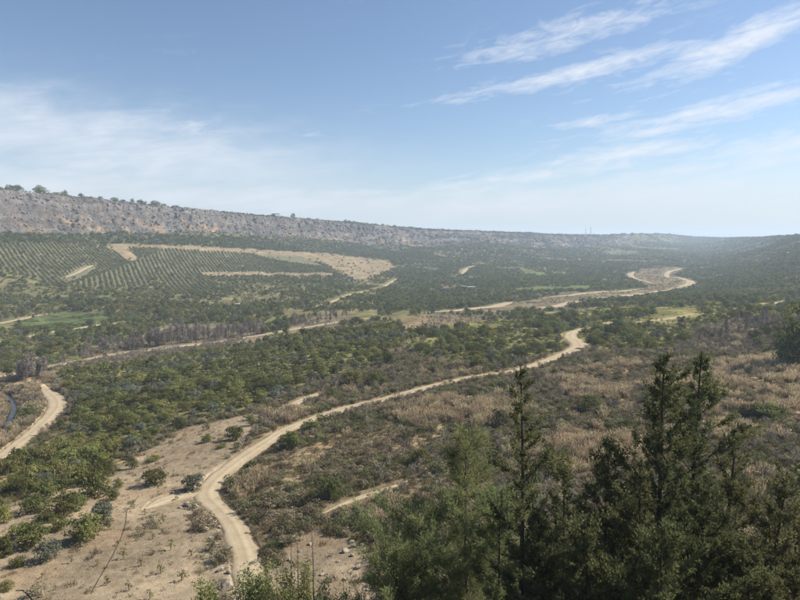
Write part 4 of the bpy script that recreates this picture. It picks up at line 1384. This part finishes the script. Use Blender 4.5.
# --- boulders on the bank beside the track and pebbles on the soil
rocks = [rock_mesh(1700 + i, M_ROCK) for i in range(5)]
for i, (px, py, w) in enumerate([(196, 525, 8), (212, 523, 11), (206, 531, 8), (219, 528, 7), (187, 506, 10), (195, 508, 8), (180, 508, 6), (227, 590, 15), (221, 572, 9), (229, 575, 8), (222, 556, 7), (215, 545, 6),
                                 (226, 549, 5), (231, 565, 5), (210, 539, 5), (233, 600, 10), (217, 594, 8), (345, 552, 9), (354, 547, 8), (352, 556, 6), (338, 562, 5), (362, 545, 6), (375, 572, 6), (352, 543, 7),
                                 (358, 568, 8), (345, 580, 6), (330, 556, 4), (300, 552, 5), (310, 545, 6), (290, 560, 6), (322, 575, 6), (368, 590, 7), (378, 545, 8), (383, 538, 7), (378, 540, 5)]):
    x, y, z = at(px, py); s_ = w * y / FPX / 2
    b = link('boulder', rocks[i % 5], loc=(x, y, z + s_ * .25), rz=random.random() * 6.28, sc=s_,
             label='pale limestone boulder on the bank left of the winding track' if px < 250 else 'pale boulder on the eroded earth bank below the terrace trail', cat='boulder',
             group='boulders on the track bank' if px < 250 else 'boulders on the eroded bank')
peb = [rock_mesh(1720 + i, M_ROCK, 1) for i in range(3)]
mass('loose_stones', 'small loose stones strewn over the bare soil', 'stones', pick(42000, 46, 120, {SOIL: .8, DRYBANK: .8, SCRUB: .06}, .15), peb, .03, .16)
dirt_t = [crown_mesh(1650 + i, 40, .09, .25, .16, .1, M_BROWN, 8) for i in range(3)]
mass('dry_weeds', 'small dry weeds dotted over the bare soil', 'weeds', pick(9000, 46, 130, {SOIL: .35, DRYBANK: .9, RIPAR: .5}, .1), dirt_t, .5, 1.5)


# --- irrigation pipe
def lay_pipe(pix, r, name, label):
    P = np.array([at(px, py) for px, py in pix])
    C = catmull(P, 8); C[:, 2] = height(C[:, 0], C[:, 1]) + r * .8
    V, F = tube_np(C, np.full(len(C), r), 8)
    link(name, mesh_np('pipe', V, F, [M_PIPE], True), label=label, cat='pipe')


lay_pipe([(139, 496), (133, 503), (127, 511), (126, 520), (123, 533), (115, 551), (107, 566), (98, 581), (91, 594)], .03, 'irrigation_pipe', 'long black irrigation pipe lying down the bare slope')
lay_pipe([(128, 509), (134, 507), (138, 505)], .028, 'irrigation_pipe', 'short black side pipe branching near the top of the bare slope')
lay_pipe([(16, 591), (23, 591), (28, 595), (33, 601)], .04, 'irrigation_pipe', 'black hose curling into view at the bottom left corner')


# --- heaped earth beside the stream path
def mound(px, py, wpx, label):
    x, y, z = at(px, py); w = wpx * y / FPX / 2
    bm = bmesh.new(); bmesh.ops.create_icosphere(bm, subdivisions=3, radius=1)
    for v in bm.verts:
        n_ = float(fbm(np.array([v.co.x * 2 + px]), np.array([v.co.y * 2 + v.co.z]), 3, 5)[0])
        v.co = v.co * (1 + .22 * n_); v.co.z = max(v.co.z, -.2) * .62
    me = bpy.data.meshes.new('mound'); bm.to_mesh(me); bm.free(); me.materials.append(M_SAND)
    link('earth_mound', me, loc=(x, y, z), sc=w, label=label, cat='mound')


mound(55, 377, 6, 'orange-tan heap of earth beside the bare trees by the stream')
mound(72, 377, 7, 'long low tan heap of earth at the edge of the orchard')
mound(42, 386, 8, 'reddish heap of earth at the end of the river path')


# --- buildings far across the valley
def box_np(x0, x1, y0, y1, z0, z1):
    V = np.array([(x0, y0, z0), (x1, y0, z0), (x1, y1, z0), (x0, y1, z0), (x0, y0, z1), (x1, y0, z1), (x1, y1, z1), (x0, y1, z1)], float)
    F = np.array([(3, 2, 1, 0), (4, 5, 6, 7), (0, 1, 5, 4), (1, 2, 6, 5), (2, 3, 7, 6), (3, 0, 4, 7)])
    return V, F


def house(px, py, w, d, h, roof, label, group=None, loc=None, rz=0.0, nwin=3):
    x, y, z = loc or at(px, py)
    root = link('house', None, loc=(x, y, z - .4), label=label, cat='house', group=group, rz=rz)
    link('wall', mesh_np('wall', *box_np(-w / 2, w / 2, -d / 2, d / 2, 0, h), [M_WALL]), root)
    if roof == 'flat':
        link('roof', mesh_np('roof', *box_np(-w / 2 - .3, w / 2 + .3, -d / 2 - .3, d / 2 + .3, h, h + .45), [M_FLAT]), root)
    else:
        e = .5
        V = np.array([(-w / 2 - e, -d / 2 - e, h), (w / 2 + e, -d / 2 - e, h), (w / 2 + e, d / 2 + e, h), (-w / 2 - e, d / 2 + e, h), (-w / 2 + d * .3, 0, h + d * .32), (w / 2 - d * .3, 0, h + d * .32)], float)
        bm = bmesh.new(); vs = [bm.verts.new(p) for p in V]
        for f in [(3, 2, 1, 0), (0, 1, 5, 4), (1, 2, 5), (2, 3, 4, 5), (3, 0, 4)]: bm.faces.new([vs[i] for i in f])
        me = bpy.data.meshes.new('roof'); bm.to_mesh(me); bm.free(); me.materials.append(M_ROOF)
        link('roof', me, root)
    for i in range(nwin):
        cx_ = -w / 2 + (i + .5) * w / nwin
        if i == nwin // 2:
            link('door', mesh_np('door', *box_np(cx_ - .55, cx_ + .55, -d / 2 - .06, -d / 2 + .05, .4, 2.5), [M_DARKW]), root)
        else:
            link('window', mesh_np('window', *box_np(cx_ - .6, cx_ + .6, -d / 2 - .05, -d / 2 + .05, 1.3, 2.6), [M_DARKW]), root)
    return root


house(446, 291, 7.5, 6, 3.6, 'hip', 'small house with a brownish pitched roof among the trees across the valley')
house(464, 289, 4, 4, 3.2, 'flat', 'tiny pale hut beside the larger farmhouse across the valley', nwin=2)
house(471, 290.5, 7.5, 6, 4.0, 'flat', 'larger pale flat-roofed farmhouse beside the tiny hut')
house(237, 307, 3.4, 3, 2.6, 'flat', 'tiny white shed in the trees above the valley road', nwin=2)
house(351, 279, 7, 5, 3.4, 'flat', 'small pale shed at the end of the tan field', nwin=2)
for i, (px, w, h, lb) in enumerate([(612, 14, 7, 'leftmost pale house on the far ridge right of the masts'), (622, 18, 8, 'long pale house on the far ridge'), (631, 12, 9, 'tall pale house on the far ridge'),
                                    (640, 16, 7, 'pale house right of the tall one on the far ridge'), (655, 20, 8, 'pale block on the highest part of the far ridge'), (668, 14, 8, 'rightmost pale house on the far ridge'),
                                    (527, 24, 7, 'pale building on the nearer ridge left of the masts')]):
    house(0, 0, w, 10, h, 'flat', lb, 'houses on the far ridge', loc=rim(px, .995), rz=random.uniform(-.5, .5), nwin=4)
x, y, z = rim(277, 1.0)
pav = link('pavilion', None, loc=(x, y, z), label='pale open-fronted concrete pavilion on the cliff skyline', cat='building')
link('roof', mesh_np('roof', *box_np(-7, 7, -4, 4, 5.4, 6.3), [M_WALL]), pav)
for sx in (-6.6, -2.2, 2.2, 6.6):
    for sy in (-3.6, 3.6):
        link('column', mesh_np('column', *box_np(sx - .35, sx + .35, sy - .35, sy + .35, -.6, 5.4), [M_WALL]), pav)
link('wall', mesh_np('wall', *box_np(-6.2, -2.6, 3.3, 3.8, -.4, 5.39), [M_WALL]), pav)
link('wall', mesh_np('wall', *box_np(-9.5, -7.02, -3, 3, -.4, 4.2), [M_WALL]), pav)


# --- radio masts
def mast(px, h, label):
    x, y, z = rim(px, 1.0)
    root = link('radio_mast', None, loc=(x, y, z - .5), label=label, cat='mast', group='radio masts on the far ridge')
    nseg = 6
    for k in range(nseg):
        parts = []
        z0, z1 = h * k / nseg, h * (k + 1) / nseg
        w0 = 1.3 * (1 - k / nseg * .6); w1 = 1.3 * (1 - (k + 1) / nseg * .6)
        cs = [(-1, -1), (1, -1), (1, 1), (-1, 1)]
        for i, (a, b) in enumerate(cs):
            parts.append(tube_np([(a * w0, b * w0, z0), (a * w1, b * w1, z1)], [.16, .16], 4))
            c, d = cs[(i + 1) % 4]
            parts.append(tube_np([(a * w0, b * w0, z0), (c * w1, d * w1, z1)], [.1, .1], 4))
            parts.append(tube_np([(a * w1, b * w1, z1), (c * w1, d * w1, z1)], [.1, .1], 4))
        V, F = join(parts)
        link('mast_section', mesh_np('mast_section', V, F, [M_RED if k % 2 == 0 else M_WHITE]), root)
    V, F = tube_np([(0, 0, h), (0, 0, h + 5)], [.16, .1], 6)
    link('antenna', mesh_np('antenna', V, F, [M_WHITE]), root)


mast(584.5, 27, 'left, slightly shorter radio mast on the far ridge')
mast(589.5, 30, 'right, taller red and white radio mast on the far ridge')


# ------------------------------------------------------------------ foreground conifers
def conifer(px, top, Y, rad, seed, label, mat=M_CYP, style='cypress', lean=(0, 0), dens=1.0, start=.12, name='cypress_tree', group=None):
    dx, dyv, dz = px_dir(px, min(top + 120, 600))
    u = dx / dyv
    X = u * Y; z0 = float(height(np.array([X]), np.array([Y]))[0])
    H = CAMZ - Y * float(tau(top)) - z0
    r = np.random.default_rng(seed)
    root = link(name, None, loc=(X, Y, z0 - .15), label=label, cat='tree', group=group)
    t = np.linspace(0, 1, 14)
    wob = np.stack([np.sin(t * 5 + seed) * .10, np.cos(t * 4 + seed * 2) * .10, np.zeros(14)], 1) * t[:, None]
    P = np.stack([lean[0] * t ** 1.5, lean[1] * t ** 1.5, H * t], 1) + wob
    R = (.0095 * H) * (1.05 - t) ** .9 + .012
    wood = [tube_np(P, R, 7)]
    C = []; AX = []; LN = []; WD = []; TN = []
    nb = int((16 + (4.6 if style == 'cypress' else 6) * H) * dens)
    for i in range(nb):
        f = start + (.985 - start) * ((i + r.random()) / nb)
        b0 = np.array([np.interp(f, t, P[:, k]) for k in range(3)])
        a = i * 2.399 + r.normal() * .5
        prof = (1 - f) ** (.66 if style == 'cypress' else .42)
        L = rad * 1.45 * prof * (.25 + .75 * r.random() + .7 * (r.random() < .15)) + (.15 if style == 'cypress' else .22)
        up = (.30 + .55 * r.random()) if style == 'cypress' else (.25 + .45 * r.random())
        d = unit(np.array([math.cos(a), math.sin(a), up]))
        n = 6; q = np.linspace(0, 1, n)[:, None]
        curve = b0 + d * L * q + np.array([0, 0, 1]) * (q ** 2) * L * (.28 if style == 'cypress' else .18) + r.normal(size=(n, 3)) * .03 * L * q
        wood.append(tube_np(curve, np.linspace(.008 + .008 * L, .004, n), 4))
        limbs = [(curve, .30 if style == 'cypress' else .2, L)]
        for c_ in range(3 if L < 1.0 else 5):
            g = .25 + .7 * r.random()
            p0 = np.array([np.interp(g, q[:, 0], curve[:, k]) for k in range(3)])
            d2 = unit(d + r.normal(size=3) * .75 + np.array([0, 0, .35])); L2 = L * (.2 + .28 * r.random()) + .06
            cv2 = p0 + d2 * L2 * q + np.array([0, 0, 1]) * (q ** 2) * L2 * .3
            wood.append(tube_np(cv2[::2], np.linspace(.006, .003, 3), 3))
            limbs.append((cv2, .05, L2))
        for cv, g0, Lb in limbs:
            ncl = max(2, int(Lb * (9 if style == 'cypress' else 6)))
            ct = r.random()
            for c_ in range(ncl):
                if r.random() < .12: continue
                g = g0 + (1 - g0) * (c_ + r.random()) / ncl
                cp = np.array([np.interp(g, q[:, 0], cv[:, k]) for k in range(3)])
                ns = int((15 if style == 'cypress' else 20) * (.6 + .8 * r.random()))
                spread = .05 + .035 * r.random() if style == 'cypress' else .10 + .06 * r.random()
                o = r.normal(size=(ns, 3)) * spread
                tg = unit(cv[-1] - cv[0])
                C.append(cp + o)
                AX.append(unit(tg[None] * .8 + unit(o) * .8 + np.array([0, 0, .3]) + r.normal(size=(ns, 3)) * .3))
                LN.append((.08 + .10 * r.random(ns)) if style == 'cypress' else (.17 + .14 * r.random(ns)))
                WD.append((.036 + .03 * r.random(ns)) if style == 'cypress' else (.022 + .02 * r.random(ns)))
                TN.append(np.clip(.4 * ct + .2 * r.random() + .5 * r.random(ns) ** 2, 0, 1))
    C = np.vstack(C); AX = np.vstack(AX); LN = np.concatenate(LN); WD = np.concatenate(WD); TN = np.concatenate(TN)
    nrm = unit(np.cross(AX, r.normal(size=AX.shape)))
    V, F = leaf_quads(C, AX, nrm, LN, WD)
    wv, wf = join(wood)
    link('trunk', mesh_np('trunk', wv, wf, [M_BARK], True), root)
    link('crown', mesh_np('crown', V, F, [mat], False, tint=np.repeat(TN, 4)), root)
    return root


conifer(524, 362, 23, 1.5, 11, 'slender open cypress with a visible straight trunk, left of the dense group', dens=.62, lean=(-.2, 0))
conifer(660, 352, 25, 2.6, 12, 'tallest dense dark cypress in the foreground group, left of two tops', dens=1.2)
conifer(690, 348, 26.5, 1.9, 13, 'dense dark cypress with a thin bent tip, right of the two tall tops', dens=1.0, lean=(.35, 0))
conifer(606, 440, 24, 1.7, 14, 'shorter bushy cypress between the slender one and the tall pair', dens=1.1)
conifer(728, 418, 24, 1.8, 15, 'narrow cypress with a thin spire right of the tall pair', dens=.8)
conifer(764, 468, 22, 1.9, 16, 'rightmost cypress with a branch leaning out to the right', dens=.95, lean=(.5, 0))
conifer(636, 468, 21.5, 1.55, 17, 'bushy low cypress in front of the tall pair', dens=1.1)
conifer(562, 462, 27, 1.8, 18, 'low cypress just right of the slender open one', dens=1.0)
conifer(700, 480, 20.5, 1.7, 19, 'broad dark cypress low in front under the narrow spire', dens=1.15)
conifer(795, 520, 23, 2.0, 20, 'dark cypress top in the bottom right corner', dens=1.0)
conifer(585, 520, 20.5, 1.8, 23, 'lowest dark cypress top at the bottom edge left of the group', dens=1.0)
conifer(748, 545, 20, 2.0, 25, 'low dark cypress top under the narrow spire at the bottom edge', dens=1.0)
conifer(662, 520, 18.5, 1.9, 26, 'nearest dark cypress top at the bottom edge under the tall pair', dens=1.0)
conifer(545, 535, 22, 1.7, 27, 'dark cypress top at the bottom edge beside the slender trunk', dens=1.0)
conifer(420, 508, 30, 2.9, 31, 'pale green young pine with a rounded crown at the bottom centre', M_PINE, 'pine', dens=.85, name='pine_tree')
conifer(466, 424, 32, 2.4, 32, 'taller pale green pine with a loose crown beside the slender cypress', M_PINE, 'pine', dens=.8, name='pine_tree')
conifer(500, 486, 29, 2.3, 33, 'pale green pine partly hidden behind the slender cypress', M_PINE, 'pine', dens=.8, name='pine_tree')
conifer(396, 545, 28, 2.0, 34, 'lowest pale green pine at the bottom edge left of centre', M_PINE, 'pine', dens=.8, name='pine_tree')


# --- leafy shrub tops and dead stalks at the bottom, left of centre
def stalk(px, top, Y, label, tilt=0.0, seed=0):
    dx, dyv, dz = px_dir(px, 590); X = dx / dyv * Y
    z0 = float(height(np.array([X]), np.array([Y]))[0]); H = CAMZ - Y * float(tau(top)) - z0
    r = np.random.default_rng(seed)
    root = link('dead_sapling', None, loc=(X, Y, z0 - .1), label=label, cat='dead tree')
    t = np.linspace(0, 1, 8)
    P = np.stack([tilt * t, 0 * t, H * t], 1) + r.normal(size=(8, 3)) * .03
    link('stem', mesh_np('stem', *tube_np(P, .045 * (1.05 - t) + .008, 6), [M_DEAD], True), root)
    for i in range(16):
        f = .35 + .6 * r.random(); b0 = np.array([np.interp(f, t, P[:, k]) for k in range(3)]); a = r.random() * 6.28
        L = (.25 + .5 * r.random()) * (1.1 - f) * 1.6
        V, F = tube_np([b0, b0 + np.array([math.cos(a), math.sin(a), .8]) * L * .5, b0 + np.array([math.cos(a) * 1.0, math.sin(a) * 1.0, 1.3]) * L], [.014, .010, .004], 4)
        link('twig', mesh_np('twig', V, F, [M_DEAD], True), root)


stalk(315, 512, 30, 'tallest dead leafless stalk at the bottom left of centre', -.12, 1)
stalk(299, 538, 29, 'thin dead stalk left of the tallest one', -.05, 2)
stalk(290, 545, 28.5, 'leftmost short dead stalk among the leafy tops', .05, 3)


def leafy(px, top, Y, rad, seed, label, mat):
    dx, dyv, dz = px_dir(px, 592); X = dx / dyv * Y
    z0 = float(height(np.array([X]), np.array([Y]))[0]); H = CAMZ - Y * float(tau(top)) - z0
    r = np.random.default_rng(seed)
    root = link('broadleaf_shrub', None, loc=(X, Y, z0 - .1), label=label, cat='shrub')
    wood = []; C = []; AX = []
    for i in range(14):
        a = r.random() * 6.28; q = np.linspace(0, 1, 6)[:, None]
        e = np.array([math.cos(a) * rad * r.random(), math.sin(a) * rad * r.random(), H * (.72 + .28 * r.random())])
        cv = e * q + np.array([math.cos(a), math.sin(a), 0]) * np.sin(q * math.pi) * rad * .25
        wood.append(tube_np(cv, np.linspace(.035, .006, 6), 5))
        for j in range(130):
            g = .5 + .5 * r.random() ** .7
            p = np.array([np.interp(g, q[:, 0], cv[:, k]) for k in range(3)]) + r.normal(size=3) * .17
            C.append(p); AX.append(unit(r.normal(size=3) + np.array([0, 0, .3])))
    C = np.array(C); AX = np.array(AX); n = len(C)
    nrm = unit(np.cross(AX, r.normal(size=(n, 3))))
    V, F = leaf_quads(C, AX, nrm, .10 + .08 * r.random(n), .05 + .045 * r.random(n))
    link('stems', mesh_np('stems', *join(wood), [M_BARK], True), root)
    link('foliage', mesh_np('foliage', V, F, [mat], False, tint=np.repeat(r.random(n), 4)), root)


leafy(270, 556, 29, .9, 41, 'leafy green shrub top at the bottom edge against the track', M_PINE)
leafy(292, 566, 27, .9, 42, 'leafy shrub top around the short dead stalks', M_ORCH)
leafy(325, 574, 28, 1.0, 43, 'leafy shrub top just right of the tallest dead stalk', M_PINE)
leafy(306, 552, 31, .5, 44, 'small bright leafy top between the dead stalks', M_PINE)
leafy(206, 572, 30, .5, 45, 'slim leafy shrub top at the bottom edge left of the track', M_ORCH)
leafy(246, 566, 30, .7, 47, 'leafy shrub top hiding the left side of the track at the bottom edge', M_PINE)
leafy(262, 566, 30, .6, 48, 'leafy shrub top hiding the right side of the track at the bottom edge', M_ORCH)
leafy(252, 572, 28, .6, 46, 'leafy shrub top covering the lower end of the track', M_PINE)

# ------------------------------------------------------------------ haze
def build_haze():
    bm = bmesh.new()
    x0, x1, y0, y1, z0, z1 = -11500, 11500, -60, 7400, -16, 150
    vs = [bm.verts.new(p) for p in [(x0, y0, z0), (x1, y0, z0), (x1, y1, z0), (x0, y1, z0), (x0, y0, z1), (x1, y0, z1), (x1, y1, z1), (x0, y1, z1)]]
    for f in [(3, 2, 1, 0), (4, 5, 6, 7), (0, 1, 5, 4), (1, 2, 6, 5), (2, 3, 7, 6), (3, 0, 4, 7)]:
        bm.faces.new([vs[i] for i in f])
    me = bpy.data.meshes.new('haze'); bm.to_mesh(me); bm.free()
    m, N, L = new_mat('valley_haze')
    out = N.new('ShaderNodeOutputMaterial'); v = N.new('ShaderNodeVolumePrincipled')
    v.inputs['Color'].default_value = (0.66, 0.81, 1.0, 1)
    v.inputs['Density'].default_value = HAZE_DENSITY
    v.inputs['Anisotropy'].default_value = 0.1
    L.new(v.outputs[0], out.inputs['Volume'])
    me.materials.append(m)
    link('haze', me, kind='stuff', label='pale blue haze filling the valley air', cat='haze')


build_haze()
